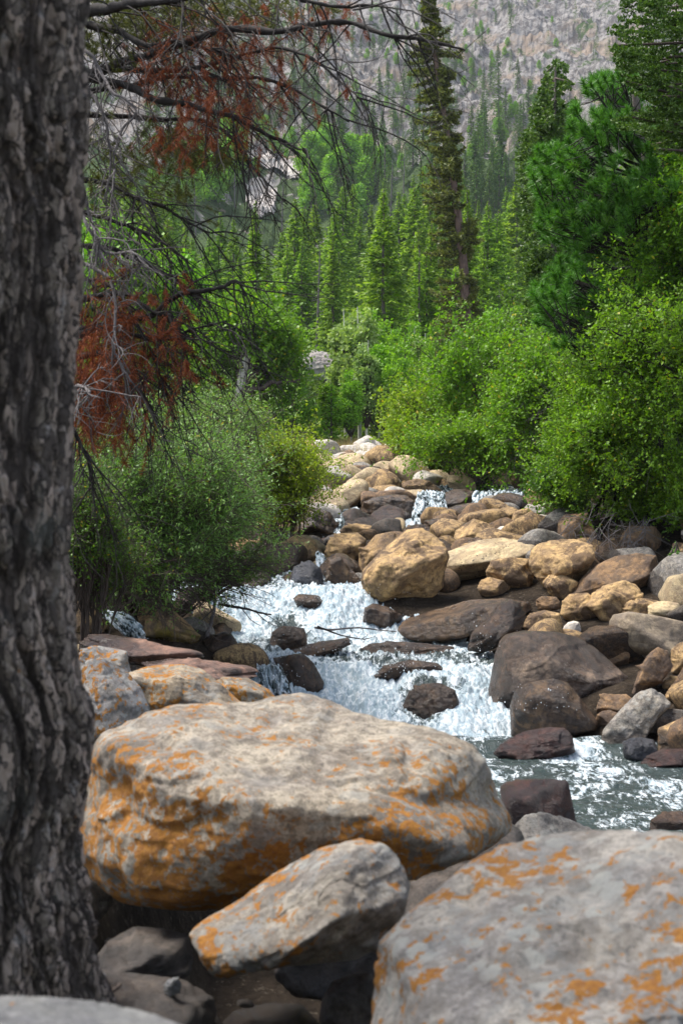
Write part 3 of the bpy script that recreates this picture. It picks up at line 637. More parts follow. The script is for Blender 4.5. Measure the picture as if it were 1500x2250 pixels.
rock('slab', 'bleached grey slab below the green thicket', [(1158,1180),(1165,1145),(1180,1130),(1215,1133),(1226,1165),(1215,1188)], 18.6, 'white', 'slab', npl=8)
rock('stone', 'flat cream stone at the edge of the bleached slab', (1143,1166,1208,1194), 17.9, 'white', 'stone')
rock('stone', 'whitish block beside the faceted golden boulder', (1090,1156,1136,1190), 18.2, 'white', 'stone')
rock('boulder', 'tall tan boulder in the shade of the shrub skirts', [(1221,1200),(1225,1145),(1240,1130),(1290,1128),(1312,1180),(1300,1205)], 17.0, 'brown', npl=8)
rock('boulder', 'slanted tan boulder deep under the big shrub', (1358,1155,1452,1222), 15.8, 'brown')
rock('boulder', 'pinkish boulder glimpsed through the leaves', (1270,1030,1330,1080), 19.5, 'tan')
rock('boulder', 'pink boulder lying lowest behind the leaves', (1265,1072,1335,1110), 19.0, 'tan')
rock('boulder', 'pink broken boulder highest among the leaves', (1320,1015,1390,1085), 20.0, 'tan')
rock('boulder', 'wet dark rock splashed by the topmost fall', (1105,1082,1158,1116), 23.6, 'wetbrown')
rock('stone', 'smooth pale stone right of the topmost fall', (1150,1108,1200,1134), 22.0, 'white', 'stone')
rock('boulder', 'tan diamond-shaped boulder among the white rocks', [(778,1075),(785,1045),(810,1032),(834,1040),(830,1070),(800,1084)], 24.5, 'pale', npl=8)
rock('boulder', 'large white block on top of the rock bar', (792,995,838,1028), 31.5, 'white', npl=8)
rock('boulder', 'white tilted block beside the large white one', (843,1004,882,1042), 29.0, 'white', npl=8)
rock('boulder', 'dark boulder above the leftmost small fall', (733,1076,798,1114), 22.5, 'wetpart')

# stones filling the gaps
STL = {'tan': 'small tan stones wedged between the bank boulders', 'brown': 'small rusty brown stones wedged between the bank boulders', 'speck': 'small speckled grey stones between the bank boulders', 'pale': 'small buff stones wedged between the bank boulders', 'wetpart': 'small damp dark brown stones between the bank boulders', 'dark': 'small blackish stones between the bank boulders'}
fillmats = ['tan', 'brown', 'tan', 'speck', 'pale', 'wetpart', 'dark']
protos = {}
def blocked(x, y, r_=0.):
    return any(abs(x-a) < w_*.85+r_*.5 and -(dp_+.55+r_) < y-b_ < dp_*.7 for a, b_, w_, dp_ in NB)
def filler(x, y, r_, mk, label, grp, name='stone', cat='stone'):
    key = (mk, int(rng.integers(4)))
    if key not in protos:
        D, F = ico(4); s_ = int(rng.integers(1e4)); rr = np.random.default_rng(s_)
        pn = unit(rr.normal(size=(9, 3))); pd = rr.uniform(.55, 1, 9)
        rc = (np.sum((np.clip(D@pn.T, 0, None)/pd)**20, 1)+1.12**-20)**(-1/20)
        V = D*rc[:,None]*np.array([1, .8, .68]); V = V*(1+.07*fbm(V*2.5+s_, 4, seed=s_))[:,None]
        g = Geo(); g.add(V, F); o = g.build(name, MAT[mk], smooth=True); COL.objects.unlink(o); protos[key] = o
    o = protos[key].copy(); o.name = name; COL.objects.link(o)
    o.location = (x, y, tz1(x, y)+r_*.25); o.scale = (r_, r_*rng.uniform(.8,1.2), r_*rng.uniform(.8,1.15)); o.rotation_euler = (rng.uniform(-.4,.4), rng.uniform(-.4,.4), rng.uniform(0, 6.3))
    return tag(o, label, cat, grp)
cnt = 0; tries = 0
while cnt < 270 and tries < 9000:
    tries += 1; Y = rng.uniform(8.2, 27)**1.0; px = rng.uniform(150, 1560); X = (px-750)/FPX*Y
    d, sdv = chan(np.array([X]), np.array([Y])); d = d[0]
    if d < .02 or d > 2.9: continue
    if px < 560 and Y > 13: continue
    if blocked(X, Y) or (1030 < px < 1160 and 19 < Y < 26): continue
    if px < 480 and Y < 9: continue
    filler(X, Y, (.05+rng.beta(1.3, 2.6)*.33)*(.7+.3*Y/14), (mk_ := fillmats[rng.integers(7)]), STL[mk_], 'stones between the bank boulders, '+STL[mk_].split(' stones')[0]); cnt += 1
for k in range(420):
    Y = rng.uniform(9.6, 22); px = rng.uniform(960, 1520); X = (px-750)/FPX*Y; d_ = chan(np.array([X]), np.array([Y]))[0][0]
    if d_ < .15 or d_ > 3 or blocked(X, Y, .12) or (1030 < px < 1160 and 19 < Y): continue
    mk = ['tan', 'tan', 'brown', 'speck', 'pale', 'wetpart'][rng.integers(6)]; nm_ = {'speck': 'speckled grey', 'tan': 'golden tan', 'brown': 'rusty brown', 'pale': 'pale buff', 'wetpart': 'damp brown'}[mk]
    filler(X, Y, rng.uniform(.16, .36), mk, nm_+' medium rock packed among the big boulders of the bank', nm_+' rocks packed into the bank', 'bank_rock', 'rock')
for k in range(26):
    Y = rng.uniform(7.5, 15); X = np.interp(Y, CY, CR)+rng.uniform(.1, 1.6); X = max(X, .25*Y+.1)
    filler(X, Y, rng.uniform(.14, .34), ['tan', 'brown', 'speck'][rng.integers(3)], 'rock of the bank just past the edge of the view', 'bank rocks past the edge of the view', 'bank_rock', 'rock')
for k in range(34):
    Y = rng.uniform(14.3, 20.5); l_, r__ = np.interp(Y, CY, CL), np.interp(Y, CY, CR); X = rng.uniform(l_, r__)
    o = filler(X, Y, rng.uniform(.14, .34), 'wetbrown', 'dark wet stones standing in the water above the upper fall', 'wet stones above the upper fall', 'wet_stone'); o.location.z += .16
for k in range(46):
    Y = rng.uniform(2.25, 4.2); X = P(rng.uniform(150, 1100), 0, Y)[0]
    filler(X, Y, rng.uniform(.03, .09), ['dark', 'grey', 'dark'][rng.integers(3)], 'dim stones littering the hollow under the lichen boulders', 'rubble in the hollow', 'rubble_stone')
for k in range(130):
    Y = rng.uniform(20.5, 38); px = rng.uniform(655, 960)+(30 if Y > 28 else 0)*0; X = (px-750)/FPX*Y
    if Y > 27 and px > 900: continue
    if px > 760 and Y < 22: continue
    mk = 'white' if Y > 28.5 and rng.random() < .8 else ['tan', 'pale', 'brown', 'white'][rng.integers(4)]
    filler(X, Y, rng.uniform(.14, .46), mk, {'white':'bleached white', 'tan':'tan', 'pale':'buff', 'brown':'brown'}[mk]+' broken rock heaped on the bar below the aspens', {'white':'bleached white', 'tan':'tan', 'pale':'buff', 'brown':'brown'}[mk]+' rocks of the rock bar', 'rock', 'rock')

# ------------------------------------------------------------------ spray drops
def spray(pts_list):
    D, F = ico(1); g = Geo()
    for (px, py, Y, sx, sy, nn) in pts_list:
        for k in range(int(nn*.6)):
            q = P(px+rng.normal()*sx, py-abs(rng.normal())*sy, Y+rng.normal()*.15); r_ = .001+rng.exponential(.0008)
            g.add(D*r_*np.array([1, 1, rng.uniform(1, 1.8)])+q, F)
    return tag(g.build('spray', MAT['spray'], smooth=True), 'white drops of spray thrown up by the rapids', 'spray', kind='stuff')
spray([(900,1490,10.9,80,35,260),(1060,1470,10.9,30,50,90),(1160,1560,9.6,60,40,60),(640,1350,12.9,90,40,260),(760,1320,13.2,60,20,120),(560,1410,12.2,40,40,120),(1080,1110,23,40,15,60),(945,1120,19.8,15,20,50),(615,1510,10.3,25,40,120),(700,1280,14.6,30,20,80),(770,1450,11.5,70,30,160)])

# thin falls between upper boulders
def fall(label, top, bot, w0, w1, Yt, Yb, q_=.9):
    g = Geo(); ns = int(16+w1*q_); A = []; Rr = []
    for k in range(ns):
        u = rng.uniform(-.5, .5); K = 16; t = np.linspace(rng.uniform(-.1, .1), rng.uniform(.75, 1.08), K)
        px = top[0]+(bot[0]-top[0])*t+u*(w0+(w1-w0)*t)+rng.normal()*1.5; py = top[1]+(bot[1]-top[1])*t**1.5+abs(u)*6*(1-t)
        Y = Yt+(Yb-Yt)*np.clip(t, 0, 1)**.6
        A.append(PP(np.stack([px, py], 1), Y)+rng.normal(size=3)*np.array([0,.02,.01])+np.cumsum(rng.normal(size=(K,3)), 0)*.0048*Yt/12)
        Rr.append(rng.uniform(.004, .014)*Yt/12*(.6+.8*np.linspace(0,1,K))*(1+.3*rng.normal(size=K)).clip(.4, 1.8))
    V, F = tubes(np.array(A), np.array(Rr), 6); V = V+rng.normal(size=V.shape)*.0015*Yt/12; g.add(V, F)
    o = g.build('stream_waterfall', MAT['water'], smooth=True, extra={'foam': np.repeat(rng.uniform(.35, .85, ns), 16*6)})
    return tag(o, label, None, None, 'structure')
fall('small waterfall left of the dark round boulder', (776,1118), (774,1162), 28, 40, 20.4, 20.0)
fall('small waterfall dropping past the right side of the dark round boulder', (945,1080), (945,1156), 52, 72, 20.6, 19.5, 1.2)
fall('thin spout squeezed between blue-grey and brown rocks', (700,1215), (716,1292), 12, 22, 15.6, 14.8)
fall('short fall beside the pale rounded boulder at the crest', (978,1068), (980,1092), 12, 14, 24.6, 24.0)
fall('topmost broad white cascade under the thicket', (1100,1080), (1085,1138), 110, 80, 22.3, 21.0, 1.2)
fall('small fall beside the topmost cascade', (1150,1092), (1162,1112), 24, 30, 22.2, 21.8)
fall('small curtain of water at the tip of the dark layered slab', (588,1462), (606,1545), 46, 62, 10.9, 10.2)
fall('side trickle running between shiny purple rock and mossy boulder', (232,1345), (305,1402), 24, 40, 9.9, 9.3)

# ------------------------------------------------------------------ big near tree
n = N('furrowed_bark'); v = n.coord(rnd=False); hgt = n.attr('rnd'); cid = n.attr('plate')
c = n.mix(n.step(n.noise(v, 60, 8, .75, .4), .42, .58), (.15,.12,.10), (.35,.29,.245))
wv = n.n('VectorMath', {0: n.coord((1,1,.24), rnd=False), 1: n.n('VectorMath', {0: n.n('TexNoise', {'Vector': v, 'Scale': 22., 'Detail': 5.}).outputs['Color'], 1: (.045,.045,.03)}, operation='MULTIPLY').outputs[0]}, operation='ADD').outputs[0]
fl = n.n('SeparateColor', {0: n.vor(wv, 70., 'F1', 'Color')}).outputs[0]; fe = n.vor(wv, 70., 'DISTANCE_TO_EDGE')
c = n.mix(n.step(fl, .55, .75), c, (.43,.34,.285)); c = n.mix(n.step(fl, .35, .15), c, (.11,.09,.078)); c = n.mix(n.step(fe, .10, .02), c, (.045,.036,.032))
c = n.mix(n.math('MULTIPLY', n.step(n.noise(v, 25, 5, .7), .6, .68), .8), c, (.42,.38,.36))
c = n.mix(n.math('MULTIPLY', n.step(n.noise(v, 6, 5, .7), .55, .7), .55), c, (.11,.12,.11))
c = n.mix(n.math('MULTIPLY', n.step(hgt, .6, .15), .85), c, (.04,.031,.027)); c = n.mix(n.step(n.noise(v, 45, 3, .6), .73, .76), c, (.35,.14,.03))  # furrows coloured darker: inner bark's own tone plus shade the relief lacks
MAT['bark'] = n.done(n.pbr(c, .88, n.bump(n.math('ADD', n.noise(v, 130, 8, .75), n.noise(n.coord((1,1,.3), rnd=False), 45, 6, .7)), .006, 1.), .3))
def big_tree():
    ys = np.array([-500, 0, 300, 700, 1000, 1300, 1420, 1500, 1560, 1650, 1750, 1850, 1930, 2000, 2080, 2150, 2215, 2300])
    xr = np.array([205, 198, 183, 166, 152, 150, 160, 175, 198, 204, 192, 172, 178, 202, 212, 222, 240, 260])
    Y = 2.3; nz, na = 1500, 620
    py = np.linspace(-900, 2330, nz); edge = (np.interp(py, ys, xr)-750)/FPX*Y
    k = np.ones(41)/41; edge = np.convolve(np.pad(edge, 20, 'edge'), k, 'valid')
    z = CAMZ-(py-1125)/FPX*Y
    rad = .205+.03*sstep(1.1, .75, z); cx = edge-rad
    th = np.linspace(0, 2*np.pi, na, endpoint=False)
    T, Zz = np.meshgrid(th, z); Rr = rad[:,None]+0*T; Cx = cx[:,None]+0*T
    rootf = (1+.10*np.sin(3*T+1)*sstep(1.0, .72, Zz))
    p = np.stack([np.cos(T)*Rr, np.sin(T)*Rr, Zz], -1).reshape(-1, 3)
    tw = fbm(p*np.array([7, 7, 3]), 3, seed=3)[:,None]*.35
    q = p*np.array([66, 66, 17])+tw*np.array([2.2, 2.2, 1.6])*2
    f1, f2, idv = worley(q, 5)
    q2 = p*np.array([120, 120, 62])+tw*4; g1, g2, idw = worley(q2, 15)
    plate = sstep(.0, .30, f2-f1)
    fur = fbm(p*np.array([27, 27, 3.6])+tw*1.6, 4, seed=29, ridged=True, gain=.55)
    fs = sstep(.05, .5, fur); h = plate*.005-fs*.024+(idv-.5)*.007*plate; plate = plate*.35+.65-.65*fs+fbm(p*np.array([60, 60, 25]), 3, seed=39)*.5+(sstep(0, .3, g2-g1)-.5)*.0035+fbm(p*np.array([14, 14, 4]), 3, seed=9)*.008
    h += fbm(p*95, 3, seed=19)*.0022
    Rf = (Rr*rootf).ravel()+h
    V = np.stack([Cx.ravel()+np.cos(T.ravel())*Rf, Y+np.sin(T.ravel())*Rf, p[:,2]], 1)
    i = np.arange(nz-1)[:,None]*na; j = np.arange(na)[None,:]; jn = (j+1) % na
    F = np.stack([i+j, i+na+j, i+na+jn, i+jn], -1).reshape(-1, 4)
    root = empty('pine_tree', (float(cx[-1]), Y, .62), 'massive old tree trunk with deeply furrowed grey-brown bark', 'tree')
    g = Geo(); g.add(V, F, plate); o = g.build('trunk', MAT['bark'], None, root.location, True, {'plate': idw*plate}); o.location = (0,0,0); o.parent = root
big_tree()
MAT['deadwood'] = wood_mat('dead_grey_wood', (.075,.065,.062), (.17,.15,.148), 40)
MAT['midwood'] = wood_mat('fine_dead_wood', (.05,.04,.038), (.13,.11,.10), 40)
MAT['darkwood'] = wood_mat('dark_branch_wood', (.014,.012,.011), (.045,.037,.033), 40)
MAT['brownwood'] = wood_mat('brown_branch_wood', (.04,.03,.025), (.10,.072,.058), 30)
MAT['redneedle'] = leaf_mat('rust_red_needles', (.11,.028,.012), (.29,.078,.026), trans=.25, rough=.7)
MAT['mossneedle'] = leaf_mat('olive_needles', (.05,.07,.015), (.13,.15,.035), trans=.3)

def part(g, name, mat, root, smooth=True):
    o = g.build(name, mat, None, root.location, smooth); o.location = (0,0,0); o.parent = root; return o
def twig_sys(lines, rs, nchild, clen, droop, grand=5, K=10):
    """side twigs and their twiglets for a main line (polyline)"""
    out1 = []; out2 = []
    L = np.asarray(lines)
    for k in range(nchild):
        t = rng.uniform(.15, 1)*(len(L)-1); a = int(min(t, len(L)-2)); q = L[a]+(L[a+1]-L[a])*(t-a)
        tan = unit(L[a+1]-L[a]); d = unit(tan*.7+rng.normal(size=3)*np.array([.6, .7, .45])+np.array([0,0,-droop]))
        ln = clen*rng.uniform(.35, 1.15)
        e = q+d*ln; c = q+d*ln*.5+rng.normal(size=3)*ln*.14
        pl = bez(q[None], c[None], e[None], K)[0]; pl[:,2] -= np.linspace(0, 1, K)**2*ln*.25*droop
        pl += np.cumsum(rng.normal(size=pl.shape), 0)*ln*.008
        out1.append(pl)
        for m in range(grand):
            a2 = rng.integers(2, K-1); q2 = pl[a2]; d2 = unit(unit(pl[a2]-pl[a2-1])*.6+rng.normal(size=3)*.6+np.array([0,0,-droop*.9])); l2 = ln*rng.uniform(.2, .55)
            p2 = bez(q2[None], (q2+d2*l2*.5+rng.normal(size=3)*l2*.12)[None], (q2+d2*l2)[None], 6)[0]
            out2.append(p2)
    return out1, out2
def dead_spruce():
    Y0 = 5.6; root = empty('dead_spruce', (P(60,1125,Y0)[0], Y0, tz1(P(60,1125,Y0)[0], Y0)), 'dying spruce with bare dark drooping branches and rust-red needles behind the big trunk', 'tree')
    lines = [
     ([(60,220,5.6),(235,152,5.5),(300,130,5.4),(390,105,5.3),(450,84,5.25),(520,67,5.2),(610,76,5.1),(700,60,5.0),(765,60,5.0),(850,88,4.9),(960,106,4.9),(1015,124,4.9)], .021),
     ([(60,190,5.6),(235,155,5.6),(330,153,5.6),(420,146,5.5),(500,131,5.5),(560,110,5.5),(620,102,5.4),(690,125,5.3),(750,172,5.3),(800,215,5.2)], .014),
     ([(60,230,5.8),(250,190,5.8),(300,186,5.8),(360,171,5.8),(460,172,5.8),(560,170,5.7),(650,200,5.7),(700,230,5.6),(760,262,5.6)], .015),
     ([(60,150,5.4),(280,186,5.4),(340,215,5.3),(430,236,5.3),(500,250,5.2),(560,280,5.2),(640,320,5.2),(684,344,5.1)], .017),
     ([(60,240,5.9),(300,260,5.9),(370,262,5.9),(440,266,5.9),(500,300,5.8),(560,370,5.8),(630,445,5.8)], .013),
     ([(60,60,5.5),(195,30,5.4),(300,14,5.2),(400,4,5.1),(470,-25,5.0)], .028),
     ([(60,40,5.6),(200,58,5.5),(262,72,5.4),(330,100,5.3),(420,100,5.3),(520,130,5.3)], .022),
     ([(60,380,5.6),(240,400,5.6),(290,420,5.5),(350,440,5.5),(400,470,5.5),(462,500,5.4)], .013),
     ([(60,540,5.6),(210,540,5.5),(290,565,5.5),(360,590,5.4),(412,620,5.4)], .012),
     ([(60,420,5.7),(200,470,5.7),(300,500,5.7),(360,540,5.6),(415,590,5.6)], .010),
     ([(60,760,5.6),(180,732,5.5),(262,700,5.5),(340,690,5.4),(385,655,5.4),(420,642,5.3),(480,636,5.3),(520,618,5.3),(545,650,5.3)], .018),
     ([(60,700,5.6),(250,640,5.5),(330,680,5.4),(380,700,5.3),(405,790,5.3)], .013),
     ([(60,780,5.6),(200,720,5.5),(310,740,5.4),(380,745,5.4),(430,722,5.3),(498,705,5.3)], .012),
     ([(60,820,5.5),(220,780,5.4),(270,830,5.3),(300,880,5.3)], .016),
     ([(60,860,5.3),(148,925,5.0),(175,960,5.0),(205,1030,5.0),(214,1085,5.0)], .011),
     ([(60,600,5.5),(230,620,5.4),(285,680,5.3),(330,780,5.3),(358,860,5.3)], .009),
     ([(60,-60,5.4),(300,-40,5.2),(500,-30,5.0),(700,20,4.9),(820,25,4.9),(852,46,4.9)], .012),
    ]
    greys = [
     [(150,90,5.2),(200,112,5.1),(225,150,5.1),(250,200,5.0),(297,242,5.0),(270,280,5.0),(258,330,5.0),(262,370,5.0)],
     [(150,400,5.2),(185,425,5.1),(205,470,5.1),(225,500,5.0),(235,540,5.0)],
     [(150,430,5.2),(190,500,5.1),(230,560,5.1),(290,560,5.0),(310,600,5.0)],
     [(140,880,5.0),(170,850,5.0),(200,860,4.9),(180,890,4.9)],
     [(150,560,5.3),(240,620,5.2),(250,720,5.1),(245,780,5.1),(270,850,5.1)],
     [(150,150,5.3),(215,240,5.2),(232,330,5.2),(210,420,5.2)]]
    fine = []; fine2 = []; host = []
    tr = PP([(60,y) for y in np.linspace(-700, 1500, 20)], Y0)[None]
    g = Geo(); g.add(*tubes(tr, np.linspace(.05, .11, 20)[None], 12)); part(g, 'trunk', MAT['bark2'], root)
    for pts, rad in lines:
        w = np.array([P(*q) for q in pts]); K = 46; L = smooth_line(w, K); L[5:] += (np.cumsum(rng.normal(size=(K-5,3)), 0)*.0022)
        r_ = np.linspace(rad, rad*.22, K)*(1+.15*rng.normal(size=K))
        g = Geo(); g.add(*tubes(L[None], r_[None], 8))
        o1, o2 = twig_sys(L[8:], rad, 15, .42, .55, 6)
        if o1: g.add(*tubes(np.array(o1), np.linspace(.0036, .0012, 10)[None], 4)); g.add(*tubes(np.array(o2), np.linspace(.0018, .0008, 6)[None], 3))
        fine += o1; fine2 += o2
        part(g, 'branch', MAT['darkwood'], root)
    for pts in greys:
        w = np.array([P(*q) for q in pts]); L = smooth_line(w, 40)+np.cumsum(rng.normal(size=(40,3)), 0)*.0025
        g = Geo(); g.add(*tubes(L[None], np.linspace(.008, .003, 40)[None], 6))
        o1, o2 = twig_sys(L[3:], .01, 15, .24, .3, 5)
        g.add(*tubes(np.array(o1), np.linspace(.0032, .0011, 10)[None], 4)); g.add(*tubes(np.array(o2), np.linspace(.0016, .0007, 6)[None], 3))
        part(g, 'branch', MAT['deadwood'], root)
    # tangle of fine hanging twigs close to the trunk and needles still clinging to twigs
    A = []
    for k in range(300):
        px = rng.uniform(150, 330) if rng.random() < .6 else rng.uniform(200, 560); py = rng.uniform(-20, 880) if px < 330 else rng.uniform(-40, 330)
        q = P(px, py, rng.uniform(5.1, 6.0)); ln = rng.uniform(.12, .36)
        d = unit(np.array([rng.normal()*.55+.25, rng.normal()*.4, -.6])); pl = bez(q[None], (q+d*ln*.5+rng.normal(size=3)*.05)[None], (q+d*ln+rng.normal(size=3)*.06)[None], 10)[0]; A.append(pl)
    g = Geo(); g.add(*tubes(np.array(A), np.linspace(.003, .001, 10)[None], 3)); tw = part(g, 'twigs', MAT['midwood'], root); tw['kind'] = 'stuff'
    A = np.array(A+fine); cen = A[:, 5]; sx = 750+cen[:,0]/cen[:,1]*FPX; sy = 1125-(cen[:,2]-CAMZ)/cen[:,1]*FPX
    red1 = in_poly(sx, sy, [(330,40),(520,20),(760,30),(640,140),(560,250),(640,310),(560,330),(450,330),(400,300),(300,250),(300,120)])
    red2 = in_poly(sx, sy, [(150,560),(240,560),(330,640),(430,750),(420,830),(300,830),(260,950),(150,1000)])
    g = Geo()
    def furn(A, mask, g, n_, ln, w, down):
        for pl in A[mask]:
            if rng.random() < .35: continue
            nn = int(n_*rng.uniform(.4, 1.6)); t = rng.uniform(2, 9-1e-3, nn); a = t.astype(int)
            c = pl[a]+(pl[np.minimum(a+1, 9)]-pl[a])*(t-a)[:,None]+rng.normal(size=(nn,3))*.004
            d = unit(unit(pl[np.minimum(a+1, 9)]-pl[a])*.5+rdir(nn)*.75+np.array([0,0,-down])); s = unit(np.cross(d, rdir(nn)))
            V, F = needles(c, d, s, ln*rng.uniform(.6, 1.3, nn), w); g.add(V, F, np.repeat(rng.random(nn), 3))
    furn(A, red1, g, 60, .024, .0012, .35); furn(A, red2, g, 150, .026, .0013, .4)
    # heavier rust tuft low down
    B = []
    for k in range(330):
        q = P(rng.normal(215, 45), rng.triangular(620, 840, 960), rng.uniform(5.1, 5.7)); ln = rng.uniform(.08, .2); d = unit(np.array([rng.normal()*.4, rng.normal()*.3, -1])); B.append(bez(q[None], (q+d*ln*.5+rng.normal(size=3)*.02)[None], (q+d*ln)[None], 10)[0])
    for cx, cy, sxx, syy, m in [(400,120,70,50,60),(470,220,60,40,70),(380,290,40,20,30),(540,60,50,40,40),(710,30,40,25,25),(600,180,50,60,30),(345,690,40,60,40),(412,800,6,10,8)]:
        for k in range(m):
            q = P(rng.normal(cx, sxx), rng.normal(cy, syy), rng.uniform(5.0, 5.8)); ln = rng.uniform(.05, .13); d = unit(np.array([rng.normal()*.5, rng.normal()*.3, -.8])); B.append(bez(q[None], (q+d*ln*.5)[None], (q+d*ln)[None], 10)[0])
    B = np.array(B); furn(B, np.ones(len(B), bool), g, 70, .026, .0012, .4); g.add(*tubes(B, np.full((1,10), .0011), 3))
    o = part(g, 'needles', MAT['redneedle'], root, False); o['label'] = 'rust-red dead needles'
    # living olive sprays
    B = []
    for cx, cy, sxx, syy, m in [(420,320,45,22,70),(370,390,45,50,90),(250,350,35,40,60),(470,345,16,10,26),(330,300,60,20,40),(210,300,20,90,40),(300,40,90,25,160),(420,10,110,25,200),(250,90,60,30,90),(330,-10,110,25,160),(560,5,80,20,70)]:
        for k in range(m):
            q = P(rng.normal(cx, sxx), rng.normal(cy, syy), rng.uniform(5.3, 6.1)); ln = rng.uniform(.04, .11); d = unit(np.array([rng.normal()*.6+.3, rng.normal()*.4, -.45])); B.append(bez(q[None], (q+d*ln*.5)[None], (q+d*ln)[None], 10)[0])
    g = Geo(); B = np.array(B); furn(B, np.ones(len(B), bool), g, 75, .014, .0017, .0); g.add(*tubes(B, np.full((1,10), .0014), 3))
    o = part(g, 'needles', MAT['mossneedle'], root, False); o['label'] = 'olive living needles'
MAT['bark2'] = wood_mat('plain_bark', (.06,.05,.045), (.17,.14,.12), 26, .25, .02)
dead_spruce()

# ------------------------------------------------------------------ foliage kinds
MAT['leaf_sage'] = leaf_mat('grey_green_willow_leaf', (.075,.17,.03), (.22,.38,.085), (.45,.28,.03), .985, .3, .45)
MAT['leaf_green'] = leaf_mat('green_leaf', (.06,.165,.006), (.18,.36,.02), (.50,.38,.03), .985, .4)
MAT['leaf_yellow'] = leaf_mat('yellow_green_leaf', (.12,.21,.010), (.30,.42,.03), (.55,.42,.04), .96, .42)
MAT['leaf_dark'] = leaf_mat('dark_leaf', (.035,.10,.008), (.11,.23,.02), (.45,.30,.03), .985, .35)
MAT['leaf_pale'] = leaf_mat('pale_aspen_leaf', (.15,.27,.07), (.30,.44,.16), None, .99, .42)
MAT['leaf_aspen'] = leaf_mat('fresh_aspen_leaf', (.09,.24,.012), (.23,.45,.035), (.45,.45,.05), .97, .42)
MAT['pineneedle'] = leaf_mat('pine_needles', (.025,.105,.012), (.13,.33,.035), (.35,.20,.03), .992, .2, .4)
MAT['firneedle'] = leaf_mat('fir_needles', (.03,.085,.012), (.09,.18,.03), None, .99, .25)
MAT['spruceneedle'] = leaf_mat('old_spruce_needles', (.06,.085,.016), (.19,.22,.045), None, .99, .25)
MAT['forest'] = leaf_mat('forest_conifer_needles', (.07,.165,.015), (.24,.39,.045), None, .99, .42)
MAT['forestblue'] = leaf_mat('slope_conifer_needles', (.04,.11,.025), (.14,.25,.055), None, .99, .25)
MAT['whitebark'] = wood_mat('pale_aspen_bark', (.42,.40,.34), (.62,.60,.53), 6, 1., .004)
n = N('pale_bark_with_scars'); v = n.coord((1,1,2.2), rnd=False)
c = n.mix(n.step(n.noise(v, 6, 6, .6), .3, .7), (.24,.22,.17), (.42,.40,.34))
c = n.mix(n.step(n.vor(v, 3.2), .22, .12), c, (.03,.03,.03)); MAT['scarbark'] = n.done(n.pbr(c, .8, None, .3))

